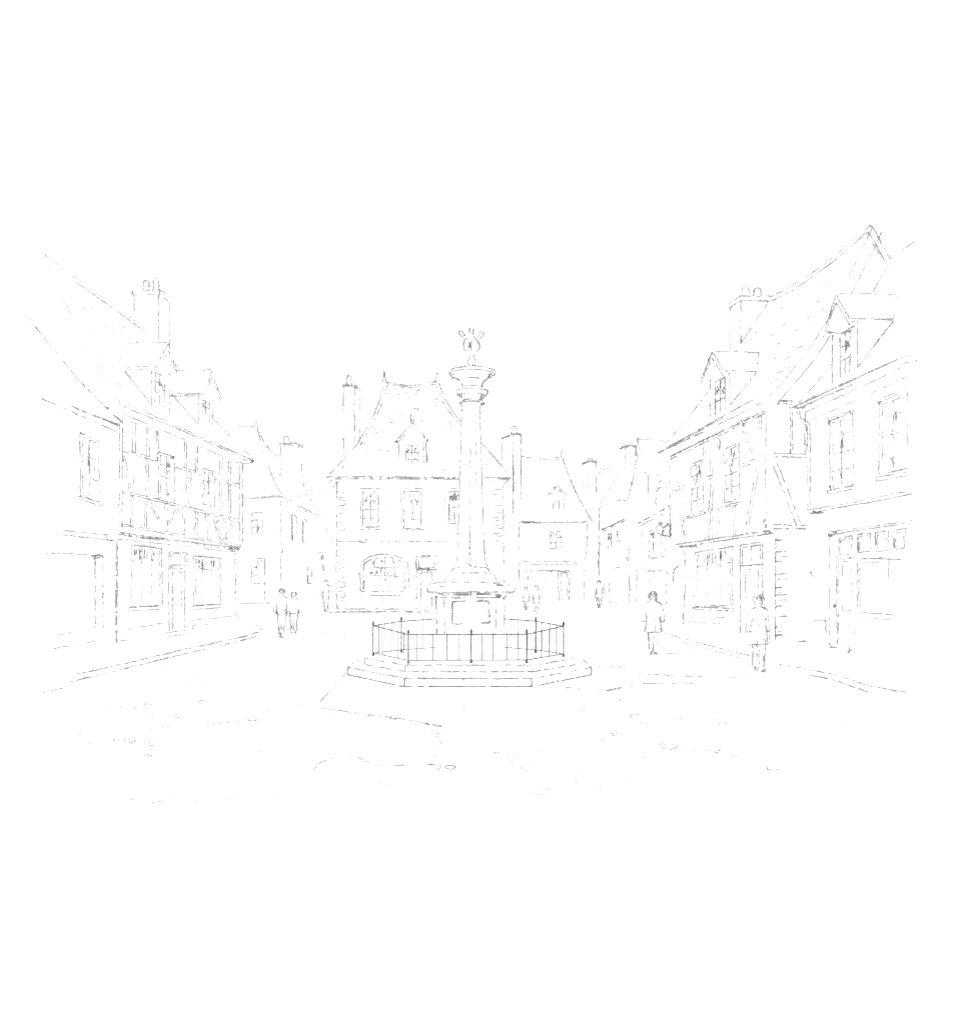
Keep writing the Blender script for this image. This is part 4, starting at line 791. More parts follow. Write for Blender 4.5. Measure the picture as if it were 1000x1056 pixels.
m_ = MB(); sp = [F10.at(864, 664, .05), F10.at(875.5, 666, .05), F10.at(875.5, 666, .5), F10.at(864, 664, .5)]; sp = [Vector((p.x, p.y, .3)) for p in sp]; m_.prism(sp, Vector((0, 0, -.32))); m_.line(F10, [(864, 663.5), (875, 665.5), (875.5, 674)], .5, .6, .55); m_.scrib(F10, 873.5, 668, 876, 675, 3, .5, .55); m_.build('doorstep', h, STONE)

# ================================================================== LANTERNS on the corner
WM[0] = 1.1
h = empty('wall_lantern', V0+Vector((0, 0, 2.5)), 'twin iron wall lantern on a bracket, at the right half-timbered house', 'lantern')
dl = V0.y-.1; FL = front(dl)
for (x0, x1, yt, yb) in ((676.5, 683.5, 541, 551.5), (685, 691.5, 541.5, 553)):
    c = P((x0+x1)/2, 545, dl); r = (x1-x0)/2*dl/F_PX; zt, zb = P(0, yt, dl).z, P(0, yb, dl).z
    m_ = MB(); m_.lathe((c.x, c.y), [(r*.45, zb), (r*.9, zt-(zt-zb)*.3), (r, zt-(zt-zb)*.12), (r*.3, zt)], 6)
    if x0 < 680: m_.line(FL, [(680.5, 551), (677.5, 549), (676.3, 545.5), (677.5, 542.3), (680, 541.6), (682, 543), (684, 545), (683.5, 548.5), (682, 551.5), (680.5, 551)], .95, .95, .2)
    else: m_.line(FL, [(684.5, 548), (685.5, 543.5), (688, 541.5), (691.5, 540.8), (692, 543)], .9, .9, .2); m_.line(FL, [(684, 552.3), (687, 552.5), (691.5, 554)], .95, .95, .2); m_.line(FL, [(691.6, 545), (692, 550), (691.5, 553.5)], .6, .7, .2)
    if x0 < 680: m_.line(FL, [(679.7, 540.4), (681.2, 537.6), (682.7, 540.2), (679.7, 540.4)], .95, .95, .2)
    lo_ = m_.build('lantern', h, PANE)
    m_ = MB(); m_.lathe((c.x, c.y), [(r*.5, zt-.02), (r*.3, zt+.05), (.01, zt+.14)], 6); m_.build('cap', lo_, IRON)
m_ = MB(); m_.tube([P(x, y, dl) for x, y in [(682, 552.5), (690, 553.5), (696, 548), (701, 543)]], .02, 6); m_.line(FL, [(684, 552.5), (691, 553.6)], .95, .9, .06); m_.line(FL, [(692, 541.5), (696, 543.5)], .45, .5, .06); m_.line(FL, [(704, 546), (707, 552)], .6, .7, .06); m_.build('bracket', h, IRON)

# ================================================================== MONUMENT
WM[0] = 1.35
MX, MD = 485.0, 20.6
sc = MD/F_PX; cx = (MX-CX)*sc
Z = lambda y: EYE+(HY-y)*sc
OC = Vector((cx, MD, 0))
def octo(v, z): return [OC+Vector((x, y, z)) for x, y in v]+[OC+Vector((-x, y, z)) for x, y in reversed(v)]
plat = empty('stepped_platform', OC, 'low two-step octagonal stone platform under the column and railing', 'platform')
def step(v, z0, z1, strokes):
    m = MB(); m.prism(octo(v, z1), Vector((0, 0, z0-z1)))
    t = octo(v, z1)
    k = Vector((0, -.015, .008)); n = len(v)
    for (i, j, zz, w, dn) in strokes:
        a, b = t[i], t[j]; m.stroke([Vector((a.x, a.y, zz))+k, Vector((b.x, b.y, zz))+k], w, dn)
    return m, t
v1 = [(1.28, -3.05), (2.73, -1.0), (2.73, 1.0), (1.28, 3.05)]
m, t = step(v1, -.05, .175, [(0, 7, .175, .75, .78), (0, 7, .01, .72, .82), (0, 1, .175, .5, .62), (0, 1, .01, .52, .66), (7, 6, .175, .5, .66), (7, 6, .01, .52, .66), (6, 5, .175, .3, .4), (1, 2, .175, .38, .5)])
for i in (0, 7, 1, 6): m.stroke([t[i]+Vector((0, -.02, 0)), Vector((t[i].x, t[i].y-.02, .0))], .65, .8)
m.build('step', plat, STONE)
v2 = [(1.36, -1.98), (2.42, -.5), (2.42, .8), (1.6, 2.2)]
m, t = step(v2, .17, .33, [(0, 7, .33, .55, .62), (0, 7, .19, .42, .55), (0, 1, .33, .42, .55), (0, 1, .19, .34, .45), (7, 6, .33, .42, .6), (7, 6, .19, .36, .45)])
for i in (0, 7, 1, 6): m.stroke([t[i]+Vector((0, -.02, 0)), Vector((t[i].x, t[i].y-.02, .19))], .42, .6)
m.build('step', plat, STONE)

col = empty('monument_column', OC+Vector((0, 0, .33)), 'tall stone column on a square pedestal, crowned by a pronged ornament', 'monument')
def sq(hx, z, dy=None): 
    dy = hx if dy is None else dy
    return [OC+Vector((-hx, -dy, z)), OC+Vector((hx, -dy, z)), OC+Vector((hx, dy, z)), OC+Vector((-hx, dy, z))]
def hpx(x, fr=0.0): return (x-MX)*(MD-fr)/F_PX
# pedestal: its front face stands .8 m before the axis
pf = .8; FP = front(MD-pf)
m = MB(); zp0, zp1 = .33, FP.at(0, 617).z; hx = .78
m.prism([FP.at(449.8, 617), FP.at(520, 617), Vector((FP.at(520, 617).x, MD-pf, .33)), Vector((FP.at(449.8, 617).x, MD-pf, .33))], Vector((0, 2*pf, 0)))
m.line(FP, [(449.8, 617), (449.8, 636), (450, 654)], .56, .62); m.line(FP, [(520, 616), (520, 636), (519.5, 654)], .52, .55); m.line(FP, [(458, 618), (458.3, 655)], .4, .45); m.line(FP, [(511, 618), (511, 655)], .36, .42); m.line(FP, [(455, 616.5), (516, 616.5)], .3, .35)
pd = m.build('pedestal', col, STONE)
m = MB(); m.slab(FP, box4(466.3, 620, 504.5, 644), 0, .03)
m.line(FP, [(477, 643), (472, 644), (466.3, 643.5), (466.5, 620.5), (480, 620)], .72, .8, .05); m.line(FP, [(491, 620.3), (502, 620), (504.5, 622), (504, 630), (503, 631), (504.5, 633), (504.5, 642.5), (496, 642)], .72, .78, .05); m.build('panel', pd, STONE)
m = MB(); pc = .98
def tier(x0, x1, y0, y1, fr, lines, mb):
    Fq = front(MD-fr); a, b = Fq.at(x0, y0), Fq.at(x1, y1)
    mb.prism([Vector((a.x, MD-fr, a.z)), Vector((b.x, MD-fr, a.z)), Vector((b.x, MD-fr, b.z)), Vector((a.x, MD-fr, b.z))], Vector((0, 2*fr, 0)))
    for px, w, dn in lines: mb.line(Fq, px, w, dn, .02)
tier(440.3, 531, 602.5, 611, 1.0, [([(440.5, 610.5), (440.3, 603), (449, 601.5), (455, 600.5), (500, 600.5)], .62, .68), ([(508, 601), (516, 603), (528, 603.5), (531.3, 605), (530, 610.5), (525, 611)], .68, .74), ([(441, 610.5), (455, 611.5), (490, 610.5), (529, 611)], .8, .82), ([(452, 605), (460, 605)], .35, .4), ([(512, 604), (522, 604.5)], .5, .55)], m)
tier(447, 524, 611, 614, .92, [([(452, 612.5), (468, 611.5), (486, 612), (505, 612)], .6, .6), ([(455, 614), (516, 613.5)], .42, .5)], m)
tier(450, 521, 614, 617.2, .84, [([(447, 611.5), (449, 614), (451, 617)], .85, .85), ([(525, 612), (521, 615), (518, 617.5)], .85, .85), ([(510, 613), (514, 615), (519, 614)], .6, .7), ([(448, 613), (450, 616)], .8, .8), ([(485, 611.5), (488, 612.5)], .8, .8)], m)
m.build('cornice', col, STONE)
m = MB()
tier(458.5, 512.5, 592, 602.3, .62, [([(458.7, 600.5), (459, 594), (465, 592.5)], .55, .66), ([(505, 591), (510, 593), (512, 600), (518, 602)], .66, .72), ([(466, 600), (469, 596)], .4, .5), ([(495, 600.5), (505, 600)], .5, .6)], m)
tier(465, 505.5, 585.3, 592, .46, [([(465.3, 591), (466, 587), (472, 585)], .62, .72), ([(500, 584.5), (504.5, 587.5), (504, 591)], .72, .8), ([(468, 591.2), (480, 590.8), (502, 591)], .62, .68), ([(472, 585.2), (485, 584.5), (501, 585.3)], .42, .55)], m)
m.lathe((OC.x, OC.y), [(hpx(502), Z(585.5)), (hpx(502), Z(583.5)), (hpx(500), Z(581)), (hpx(499.5), Z(579))], 24)
FC = front(MD-.36); m.line(FC, [(469, 585), (471, 582), (472.5, 580.5)], .6, .7); m.line(FC, [(482, 581), (485, 583.5), (492, 584)], .6, .66); m.line(FC, [(500, 580), (503, 585)], .55, .7)
m.build('base', col, STONE)
m = MB(); xb0, xb1, xt0, xt1 = 471.8, 500, 478.2, 495.8
r0 = (xb1-xb0)/2*sc; r1 = (xt1-xt0)/2*sc
OS = OC+Vector((.012, 0, 0))
prof = [(r0+(r1-r0)*t**.9, Z(580.5)+(Z(417)-Z(580.5))*t) for t in [i/10 for i in range(11)]]
m.lathe((OS.x, OS.y), prof, 32)
def side(ang, w, dn, a=0, b=11):
    m.stroke([Vector((OS.x+(r+.012)*math.cos(ang), OS.y+(r+.012)*math.sin(ang), z)) for r, z in prof[a:b]], w, dn)
side(math.radians(-12), .72, .84); side(math.radians(192), .46, .55); side(math.radians(268), .3, .4, 0, 10); side(math.radians(265), .34, .4, 0, 3); side(math.radians(300), .2, .2, 4, 10)
m.build('shaft', col, STONE)
m = MB()
def rr(x): return (x-486.8)*sc
cp = [(rr(496.5), 419), (rr(498), 417.5), (rr(498.5), 415), (rr(496), 413), (rr(495.5), 411), (rr(500.5), 407.5), (rr(502.5), 404.5), (rr(500), 401.5), (rr(496), 400), (rr(496.5), 396.5), (rr(498.5), 393), (rr(503), 390), (rr(508.5), 388), (rr(510.5), 384.5), (rr(506), 382), (rr(492), 381)]
OP = OC+Vector((.04, 0, 0)); m.lathe((OP.x, OP.y), [(r, Z(y)) for r, y in cp], 24)
def arc(y, x, w, dn, a0=190, a1=350, mb=None):
    r = rr(x)+.03
    (mb or m).stroke([Vector((OP.x+r*math.cos(math.radians(a)), OP.y+r*math.sin(math.radians(a)), Z(y))) for a in range(a0, a1+1, 8)], w, dn)
def prof_stroke(pts, w, dn, mb=None):
    for sg in (-1, 1): (mb or m).stroke([Vector((OP.x+sg*(rr(x)+.015), OP.y-.03, Z(y))) for x, y in pts], w*(1.15 if sg > 0 else .9), dn)
arc(381.5, 506, .5, .6, 10, 170); arc(383, 508, .62, .66); arc(386.5, 509.5, .5, .5); arc(400.5, 496, .6, .66); arc(404, 502, .35, .4); arc(408, 499, .6, .6); arc(413.5, 496, .6, .66); arc(416.5, 498.5, .7, .72); arc(393, 501, .25, .3)
prof_stroke([(506, 382), (510.5, 384.5), (508.5, 388), (503, 390), (498.5, 393), (496.5, 396.5), (496, 400)], .7, .78); prof_stroke([(500, 401.5), (502.5, 404.5), (500, 408), (496, 411), (495.5, 413)], .75, .8); prof_stroke([(498.5, 415), (498, 418)], .9, .85)
FS = front(MD-.6)
for x0, y0, x1, y1, n in ((463, 384, 470, 391, 6), (502, 383.5, 511, 390, 8), (491.5, 389, 495, 391.5, 3), (494, 406, 499, 411, 6), (474, 407, 478, 411, 3), (494.5, 414, 498.5, 418.5, 6)): m.scrib(FS, x0, y0, x1, y1, n, .62, 0)
m.build('capital', col, STONE)
m = MB(); FT = front(MD-.2)
OT = OC+Vector((.035, 0, 0)); q = lambda w: w*sc
m.lathe((OT.x, OT.y), [(q(6.5), Z(381.5)), (q(5.5), Z(379)), (q(4.2), Z(376)), (q(4), Z(370)), (q(3), Z(367.5)), (q(4.5), Z(364.5)), (q(7.5), Z(360)), (q(8.6), Z(355)), (q(8), Z(350.5)), (q(5.5), Z(347)), (q(2), Z(345.5))], 16)
m.line(FT, [(485, 368), (481, 365), (478.6, 361), (477.8, 356), (479, 351), (482, 348)], .7, .78); m.line(FT, [(487.5, 346), (491, 350.5), (494, 354.5), (494.5, 358), (492.5, 362), (489, 366), (486.5, 368)], .9, .86); m.line(FT, [(485, 368), (482.5, 371), (483, 377), (481.5, 381)], .65, .75); m.line(FT, [(489.5, 368), (490, 374), (491, 380)], .8, .8); m.scrib(FT, 482, 370, 491, 381, 5, .3, 0); m.scrib(FT, 480, 352, 488, 364, 4, .2, 0); m.line(FT, [(486.5, 350), (485, 358), (486, 364)], .5, .5)
fi = m.build('ornament', col, STONE)
for pts, rs in (([(484, 350), (478.5, 347.5), (476, 344.5), (474.5, 342.5)], [1.2, 1.3, 2.2, 2.0]), ([(487, 350), (486.3, 345), (486, 341), (486.6, 339.3)], [1.6, 1.5, 2.2, 2.2]), ([(489, 351), (493.5, 348.5), (496, 345), (497.3, 343)], [1.2, 1.4, 2.3, 2.2])):
    m = MB(); m.tube([P(x, y, MD) for x, y in pts], [r*sc for r in rs], 8)
    (x, y) = pts[-1]; xe, ye = pts[-2]
    ang = math.atan2(y-pts[0][1], x-pts[0][0]); nxp, nyp = -math.sin(ang), math.cos(ang)
    L = [(px_+nxp*r, py_+nyp*r) for (px_, py_), r in zip(pts, rs)]; Rr = [(px_-nxp*r, py_-nyp*r) for (px_, py_), r in zip(pts, rs)]
    m.line(FT, L[1:]+[(x+math.cos(ang)*2.2, y+math.sin(ang)*2.2)]+list(reversed(Rr))[:-1], .68, .92, 0); m.scrib(FT, x-1.4, y, x+1.4, y+3, 1, .4, 0); m.build('prong', fi, STONE)

# ------------------------------------------------------------------ railing
rail = empty('railing', OC+Vector((0, 0, .33)), 'dark iron railing with balusters and eight posts ringing the column pedestal', 'railing')
ZR = .33
def GR(x, y): p = G(x, y, ZR); return Vector((p.x, p.y, ZR))
posts = [GR(421, 684.5), GR(384.7, 676.5), OC+Vector((-1.72, .95, ZR)), OC+Vector((-.85, 1.75, ZR)), OC+Vector((.8, 1.75, ZR)), OC+Vector((1.6, .95, ZR)), GR(581, 677.5), GR(543, 684)]
HT = .98
order = posts
def thick_stroke(mb, a, b, w=.8, dn=.85): mb.stroke([a+Vector((0, -.03, 0)), b+Vector((0, -.03, 0))], w, dn)
def mkpost(p, hgt=1.04, w=.95):
    m = MB(); m.lathe((p.x, p.y), [(.034, p.z), (.034, p.z+.05), (.018, p.z+.07), (.018, p.z+hgt-.12), (.034, p.z+hgt-.08), (.034, p.z+hgt-.04), (.01, p.z+hgt)], 8, 0)
    return m
RH = [.63, .72, .78, .8, .8, .78, .72, .63]; tr = MB(); lr = MB()
gaps = {(3, 4)}
for i in range(8):
    a, b = posts[i], posts[(i+1) % 8]
    for mb, za_, zb_, rad in ((tr, RH[i], RH[(i+1) % 8], .0155), (lr, .07, .07, .0125)):
        mb.tube([a+Vector((0, 0, za_)), b+Vector((0, 0, zb_))], rad*1.12 if (i not in (3,)) else .01, 6)
for p, hh in zip(posts, RH): mkpost(p, hh+.12).build('post', rail, IRON)
mid = posts[0].lerp(posts[7], .53); mkpost(mid, .76).build('post', rail, IRON)
tr.build('top_rail', rail, IRON); lr.build('bottom_rail', rail, IRON)
def baluster(p, r=.006):
    hh = .63+(.8-.63)*max(0, min(1, (p.y-posts[0].y)/(posts[3].y-posts[0].y)))
    if p.y < posts[1].y: hh = .63+.09*(p.y-posts[0].y)/(posts[1].y-posts[0].y)
    m = MB(); m.tube([p+Vector((0, 0, .06)), p+Vector((0, 0, hh+.03))], r, 6); m.lathe((p.x, p.y), [(.004, p.z+hh-.025), (.018, p.z+hh), (.004, p.z+hh+.04)], 6); m.build('baluster', rail, IRON)
def onseg(a, b, px):
    k = (px-CX)/F_PX; d = b-a; t = (k*a.y-a.x)/(d.x-k*d.y); return a+d*t
for x in (429.5, 446, 461, 473.5, 497, 508.5, 522.5, 534.5): baluster(onseg(posts[0], posts[7], x), .015 if x in (446, 508.5, 461) else .013)
for x in (390, 395, 402.5, 410, 416): baluster(onseg(posts[1], posts[0], x), .0105)
for x in (551, 558, 566, 573.5): baluster(onseg(posts[7], posts[6], x), .0105)
for x in (391, 397, 404): baluster(onseg(posts[1], posts[2], x), .0095)
for x in (417, 427, 436, 444): baluster(onseg(posts[2], posts[3], x), .0095)
for x in (527, 534, 544): baluster(onseg(posts[4], posts[5], x), .0095)
for x in (559, 567, 574): baluster(onseg(posts[5], posts[6], x), .0095)
for x in (457, 470, 485, 500, 513): baluster(onseg(posts[3], posts[4], x), .0085)

# ================================================================== PEOPLE
WM[0] = .95
def skin_body(pose):
    """one continuous body grown from a skeleton; local metres, facing -Y, 1.7 m tall"""
    V, E, Rd = [], [], []
    def add(p, r, parent=None):
        V.append(p); Rd.append(r); i = len(V)-1
        if parent is not None: E.append((parent, i))
        return i
    sw = pose.get('stride', .0)
    pel = add((0, 0, .95), .125); wa = add((0, 0, 1.08), .12, pel); ch = add((0, -.01, 1.28), .135, wa); nk0 = add((0, 0, 1.43), .07, ch); nk = add((0, -.005, 1.49), .05, nk0)
    h0 = add((0, -.02, 1.55), .068, nk); h1 = add((0, -.015, 1.62), .082, h0); add((0, -.005, 1.67), .06, h1)
    add((0, -.105, 1.585), .012, h0)
    for s in (-1, 1):
        sh_ = add((s*.165, 0, 1.40), .062, ch); bend = pose.get('arm', {}).get(s, (.25*s, .03, 1.13, .26*s, -.05, .89))
        el = add((bend[0], bend[1], bend[2]), .043, sh_); wr = add((bend[3], bend[4], bend[5]), .028, el)
        dv = Vector((bend[3]-bend[0], bend[4]-bend[1], bend[5]-bend[2])).normalized(); w0 = Vector((bend[3], bend[4], bend[5]))
        pm = w0+dv*.07; pi = add(tuple(pm), .03, wr)
        fwd = Vector((0, -1, 0)); fwd = (fwd-dv*fwd.dot(dv)).normalized()
        for k, (off, ln) in enumerate(((-.03, .075), (-.01, .085), (.01, .08), (.03, .062))):
            b = pm+fwd*-off+dv*.03; f1 = add(tuple(b), .0095, pi); f2 = add(tuple(b+dv*ln*.5+Vector((-s*.006, 0, 0))), .0085, f1); add(tuple(b+dv*ln+Vector((-s*.02, 0, 0))), .0075, f2)
        t1 = add(tuple(w0+dv*.03+fwd*.035), .0105, wr); add(tuple(w0+dv*.075+fwd*.055+Vector((-s*.01, 0, 0))), .0085, t1)
        hp = add((s*.08, 0, .90), .085, pel); kn = add((s*.066, -.03-s*sw*.4, .50), .052, hp); an = add((s*.052, .02-s*sw, .09+max(0, s*-sw)*.15), .037, kn); add((s*.062, -.13-s*sw, .035), .03, an)
    me = bpy.data.meshes.new('tmp'); me.from_pydata(V, E, []); o = bpy.data.objects.new('tmp', me); C.objects.link(o)
    md = o.modifiers.new('s', 'SKIN'); ss = o.modifiers.new('d', 'SUBSURF'); ss.levels = 1; ss.render_levels = 1
    for i, sv in enumerate(me.skin_vertices[0].data): sv.radius = (Rd[i], Rd[i]*(.8 if i in (0, 1, 2) else 1)); sv.use_root = (i == 0)
    dg = bpy.context.evaluated_depsgraph_get(); ev = o.evaluated_get(dg); m2 = ev.to_mesh()
    vs = [v.co.copy() for v in m2.vertices]; fs = [tuple(p.vertices) for p in m2.polygons]
    ev.to_mesh_clear(); bpy.data.objects.remove(o); bpy.data.meshes.remove(me)
    return vs, fs
_bodies = {}
def person(px, ytop, yfoot, label, look=0, style='jacket', pose=None, key='a', dark=1.0, w=.62, hair='short', legs='trousers', simple=False, zf=0.0, half=False):
    base = G(px, yfoot, zf); hgt = P(px, ytop, base.y).z-zf; s = hgt/1.71
    WM[0] = 1.3 if base.y < 28 else (1.0 if base.y < 40 else .92)
    root = empty('person', base, label, 'person', 'people walking in the square'); root.location = base
    if key not in _bodies: _bodies[key] = skin_body(pose or {})
    rot = Matrix.Rotation(look, 3, 'Z'); T = lambda p: base+rot@(Vector(p)*s)
    vs, fs = _bodies[key]
    b = MB(); b.idx([T(v) for v in vs], fs)
    pw = base.y/F_PX
    def sil(mb, rings, ww, dn, which=(-1, 1)):
        for sg in which:
            pts = []
            for r in rings: pts.append(max(r, key=lambda p: sg*p.x/p.y)+Vector((sg*.3*pw, -.07, 0)))
            mb.stroke(pts, ww, dn, .22)
    # face and head outline
    hd = [[T((math.cos(a)*r, math.sin(a)*r*1.1-.01, z)) for a in [k*math.pi/6 for k in range(12)]] for r, z in ((.05, 1.5), (.07, 1.55), (.082, 1.61), (.075, 1.67), (.03, 1.705))]
    sil(b, hd, w*1.0, .86)
    if not simple and abs(look) < 2:
        fy = -.1
        for ex in (-.03, .03): b.stroke([T((ex-.012, fy, 1.615)), T((ex+.012, fy, 1.615))], w*.6, .9, .05)
        b.stroke([T((0, fy-.01, 1.605)), T((.008, fy-.02, 1.58))], w*.5, .9, .05); b.stroke([T((-.02, fy, 1.55)), T((.02, fy, 1.55))], w*.55, .9, .05)
    b.build('body', root, CLOTH)
    def ell(cx_, cy_, z, rx, ry, n=14): return [T((cx_+rx*math.cos(2*math.pi*k/n), cy_+ry*math.sin(2*math.pi*k/n), z)) for k in range(n)]
    # upper garment
    c = MB(); hem = {'coat': .63, 'jacket': .84, 'dress': .55}[style]; hw = {'coat': .24, 'jacket': .185, 'dress': .22}[style]
    rg = [ell(0, 0, 1.475, .065, .065), ell(0, 0, 1.44, .13, .09), ell(0, 0, 1.39, .195, .12), ell(0, 0, 1.25, .19, .15), ell(0, 0, 1.06, .175, .145), ell(0, 0, hem+.25*(1.06-hem), (.175+hw)/2, .15), ell(0, 0, hem, hw, .17)]
    c.rings(rg); sil(c, rg[4:], w*1.1, .92)
    hs = sorted(rg[-1], key=lambda p: p.x); f_ = min(rg[-1], key=lambda p: p.y); dy = Vector((0, -.06, 0))
    c.stroke([hs[0]+dy, f_+dy, hs[-1]+dy], w*.95, .88)
    if style != 'dress' and abs(look) < 1 and base.y < 28: c.stroke([T((.02, -.17, 1.35)), T((.03, -.19, 1.0)), T((.03, -.2, hem))], w*.42, .5)
    arm = (pose or {}).get('arm', {})
    for sg in (-1, 1):
        bd = arm.get(sg, (.25*sg, .03, 1.13, .26*sg, -.05, .89)); pth = [Vector((sg*.15, 0, 1.41)), Vector((sg*.2, .005, 1.37)), Vector(bd[:3]), Vector(bd[3:6])]
        rs = []
        for k, (p, r) in enumerate(zip(pth, (.07, .075, .06, .045))):
            t = (pth[min(k+1, 3)]-pth[max(k-1, 0)]).normalized(); a = t.cross(Vector((0, 1, 0))).normalized(); bb = t.cross(a)
            rs.append([T(p+(a*math.cos(2*math.pi*j/10)+bb*math.sin(2*math.pi*j/10))*r) for j in range(10)])
        c.rings(rs)
        el_, wr_ = Vector(bd[:3]), Vector(bd[3:6])
        c.stroke([T(p) for p in ((sg*.06, -.05, 1.475), (sg*.13, -.06, 1.45), (sg*.2, -.06, 1.415), (sg*.245, -.04, 1.35), (el_.x+sg*.062, el_.y-.02, el_.z), (wr_.x+sg*.045, wr_.y-.02, wr_.z))], w, .9, .2)
        c.stroke([T(p) for p in ((sg*.17, -.12, 1.22), (el_.x-sg*.055, el_.y-.06, el_.z-.02), (wr_.x-sg*.04, wr_.y-.05, wr_.z))], w*.7, .6, .2)
        c.stroke([max(rs[-1], key=lambda p: p.x), min(rs[-1], key=lambda p: p.y)+Vector((0, -.03, 0)), min(rs[-1], key=lambda p: p.x)], w*.6, .7)
    if dark > 1:
        for _ in range(int(4*dark)):
            x = R.choice((-1, 1))*R.uniform(.1, .2); z = R.uniform(hem+.05, 1.2); c.stroke([T((x, -.19, z)), T((x*R.uniform(.9, 1.1), -.19, z-.12))], w*.8, .8, .15)
    c.build({'coat': 'coat', 'jacket': 'jacket', 'dress': 'dress'}[style], root, CLOTH)
    # legs
    sw = (pose or {}).get('stride', 0.0); tm = MB()
    for sg in (-1, 1):
        pth = [(sg*.08, 0, min(.92, hem+.1), .09), (sg*.066, -.03-sg*sw*.4, .5, .062), (sg*.052, .02-sg*sw, .1+max(0, -sg*sw)*.15, .046)]
        rs = [[T((x+r*math.cos(2*math.pi*k/10), y+r*math.sin(2*math.pi*k/10), z)) for k in range(10)] for x, y, z, r in pth]
        tm.rings(rs); sil(tm, rs, w*.9, .85, (sg,)); sil(tm, rs[1:], w*.4, .5, (-sg,))
        if dark > .9:
            for _ in range(2): z = R.uniform(.15, min(.8, hem)); x = sg*.06; tm.stroke([T((x, -.1-sg*sw*.6, z)), T((x+.02, -.1-sg*sw*.6, z-.1))], w*.6, .8, .15)
    tm.build('trousers' if legs == 'trousers' else 'stockings', root, CLOTH)
    for sg in (-1, 1):
        sm = MB(); y0 = .02-sg*sw; zz = max(0, -sg*sw)*.15
        rs = [ [T((sg*.055+x*k_, y0+y, zz+z)) for x, y, z in ((-.045, yy, .0), (.045, yy, .0), (.04, yy, hz), (-.04, yy, hz))] for yy, k_, hz in ((.07, .8, .1), (0, 1, .11), (-.12, 1, .06), (-.19, .7, .035))]
        sm.rings(rs)
        cc = T((sg*.055, y0-.06, zz+.05))
        for _ in range(7): sm.stroke([cc+Vector((R.uniform(-1, 1)*.06*s, -.16, R.uniform(-.05, .07)*s)), cc+Vector((R.uniform(-1, 1)*.06*s, -.16, R.uniform(-.05, .07)*s))], w*.85, .85, .15)
        sm.build('shoe', root, CLOTH)
    hm = MB(); long_ = hair == 'long'
    hr = [(.098, 1.60), (.1, 1.65), (.08, 1.7), (.03, 1.725)]
    if long_: hr = [(.09, 1.42), (.11, 1.5)]+hr
    rs = [[T((math.cos(a)*r, math.sin(a)*r*.95+.03+(.035 if z < 1.62 else 0), z)) for a in [k*math.pi/7 for k in range(14)]] for r, z in hr]
    hm.rings(rs); sil(hm, rs, w*1.0, .86)
    hm.stroke([T((x, -.12, z)) for x, z in ((-.098, 1.62), (-.09, 1.68), (-.055, 1.725), (0, 1.74), (.055, 1.725), (.09, 1.68), (.098, 1.62))], w*.95, .95, .15)
    ctr = T((0, 0, 1.67))
    for _ in range(int((9 if not simple else 5)*(1.4 if dark >= 1 else .6))):
        a = R.uniform(0, 6.28); a2 = a+R.uniform(-.6, .6); rr_ = R.uniform(.3, 1)*.085*s
        hm.stroke([Vector((ctr.x+rr_*math.cos(a), ctr.y-.11*s, ctr.z+.3*.1*s+.55*rr_*math.sin(a))), Vector((ctr.x+rr_*math.cos(a2), ctr.y-.11*s, ctr.z+.03*s+.55*rr_*math.sin(a2)))], w*.75, .85, .12)
    hm.build('hair', root, CLOTH)
    return root
armA = {-1: (-.25, .03, 1.13, -.25, -.06, .89), 1: (.25, .04, 1.13, .21, -.16, .96)}
walk = {'stride': .1, 'arm': {-1: (-.24, .08, 1.14, -.25, .02, .9), 1: (.24, -.03, 1.14, .25, -.14, .91)}}
wide = {'stride': .06, 'arm': {-1: (-.245, .03, 1.14, -.265, -.03, .91), 1: (.245, .03, 1.14, .265, -.03, .91)}}
person(291, 608, 657.5, 'dark-haired person in pale sweater and trousers, left one of the pair at left', 0, 'jacket', walk, 'walk', 1.3, .66)
person(303.3, 611, 653.5, 'slimmer person in a light top, right one of the pair at left', 0, 'jacket', {'stride': -.08}, 'back', .95, .58)
person(672.8, 611, 675, 'long-haired person in an open coat, walking alone before the wall lantern house', 0, 'coat', wide, 'wide', .8, .66, 'long', 'bare')
person(780.5, 615, 692.5, 'short-haired person in a knee-length coat, nearest of all, before the quoined corner', .35, 'coat', wide, 'wide', 1.2, .7)
person(336.3, 598.5, 631, 'distant dark person by the left corner of the steep-roofed house', 0, 'jacket', walk, 'walk', 1.3, .5, simple=True)
person(542.3, 605.5, 629, 'faint distant person, left one of the two in front of the low shop house', 0, 'coat', wide, 'wide', .5, .4, simple=True)
person(552.8, 604, 632, 'distant person in dark coat, right one of the two before the low shop house', 0, 'coat', walk, 'walk', 1.2, .48, simple=True)
person(617.3, 599, 627, 'distant dark-coated person standing alone at the start of the right-hand street', 0, 'coat', None, 'plain', 1.4, .52, simple=True)

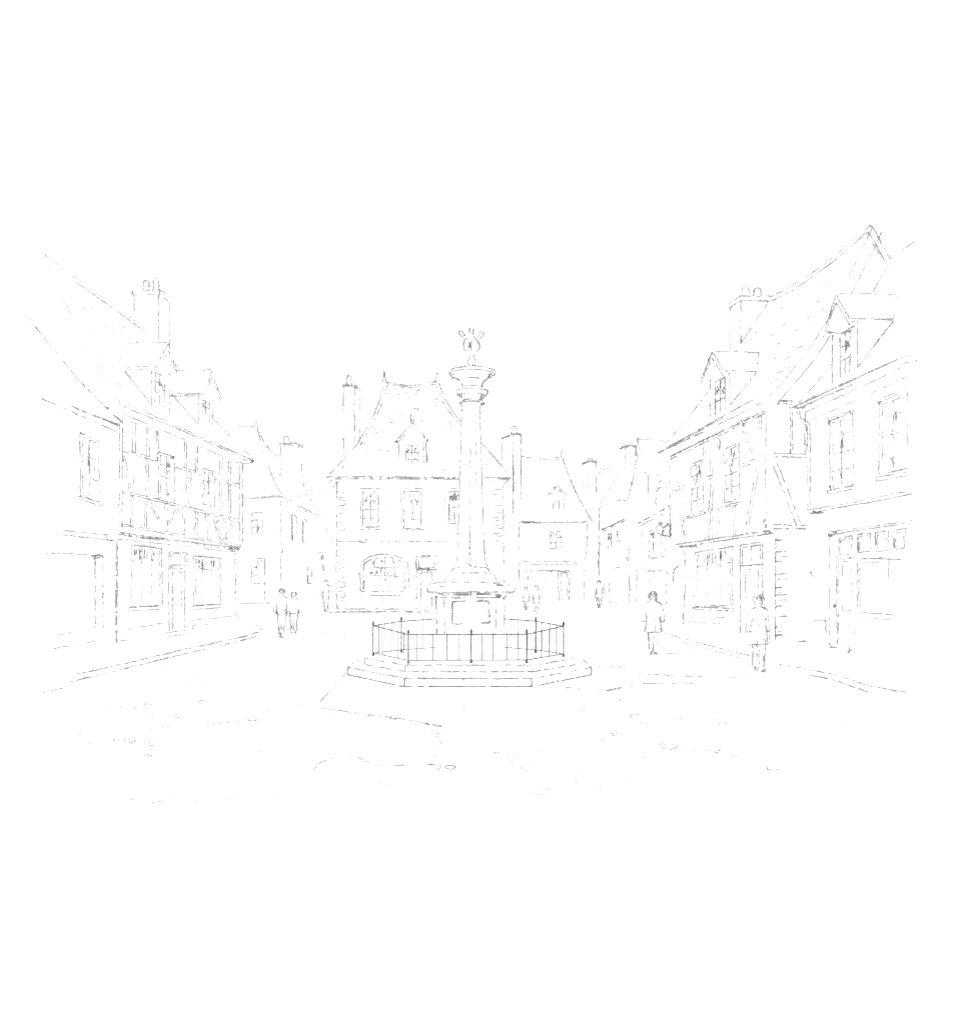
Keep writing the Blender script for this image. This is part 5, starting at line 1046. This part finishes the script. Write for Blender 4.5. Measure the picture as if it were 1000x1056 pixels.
# ================================================================== LIGHT, SKY, CAMERA
sc_ = bpy.context.scene
wd = bpy.data.worlds.new('World'); sc_.world = wd; wd.use_nodes = True
nt = wd.node_tree; bg = nt.nodes['Background']
sky = nt.nodes.new('ShaderNodeTexSky'); sky.sky_type = 'NISHITA'; sky.sun_disc = False
EL, AZ = math.radians(58), math.radians(190)
sky.sun_elevation = EL; sky.sun_rotation = AZ; sky.dust_density = 1; sky.air_density = 1.0; sky.ozone_density = 0.5
bw_ = nt.nodes.new('ShaderNodeRGBToBW')           # an overcast, colourless sky
nt.links.new(sky.outputs['Color'], bw_.inputs['Color']); 
pw = nt.nodes.new('ShaderNodeMath'); pw.operation = 'POWER'; pw.inputs[1].default_value = .35      # cloud cover evens out the brightness
ml = nt.nodes.new('ShaderNodeMath'); ml.operation = 'MULTIPLY'; ml.inputs[1].default_value = 2.0
nt.links.new(bw_.outputs['Val'], pw.inputs[0]); nt.links.new(pw.outputs[0], ml.inputs[0]); nt.links.new(ml.outputs[0], bg.inputs['Color'])
bg.inputs['Strength'].default_value = .15
sl = bpy.data.lights.new('sun', 'SUN'); sl.energy = 0.9; sl.angle = math.radians(120); sl.color = (1, 1, 1)
so = bpy.data.objects.new('sun', sl); C.objects.link(so)
dirv = Vector((math.sin(AZ)*math.cos(EL), math.cos(AZ)*math.cos(EL), math.sin(EL)))
so.rotation_euler = dirv.to_track_quat('Z', 'Y').to_euler(); so.location = (0, -10, 30)
cam = bpy.data.cameras.new('camera'); co = bpy.data.objects.new('camera', cam); C.objects.link(co)
co.location = (0, 0, EYE); co.rotation_euler = (math.radians(90), 0, 0)
cam.sensor_fit = 'HORIZONTAL'; cam.sensor_width = 36; cam.lens = 36*F_PX/1000; cam.shift_y = (HY-528)/1000; cam.clip_end = 3000; cam.clip_start = .1
sc_.camera = co
vs_ = sc_.view_settings; vs_.view_transform = 'Standard'; vs_.look = 'None'; vs_.gamma = 1; vs_.exposure = 1.75
sc_.cycles.use_denoising = False
sc_.cycles.diffuse_bounces = 8; sc_.cycles.max_bounces = 10
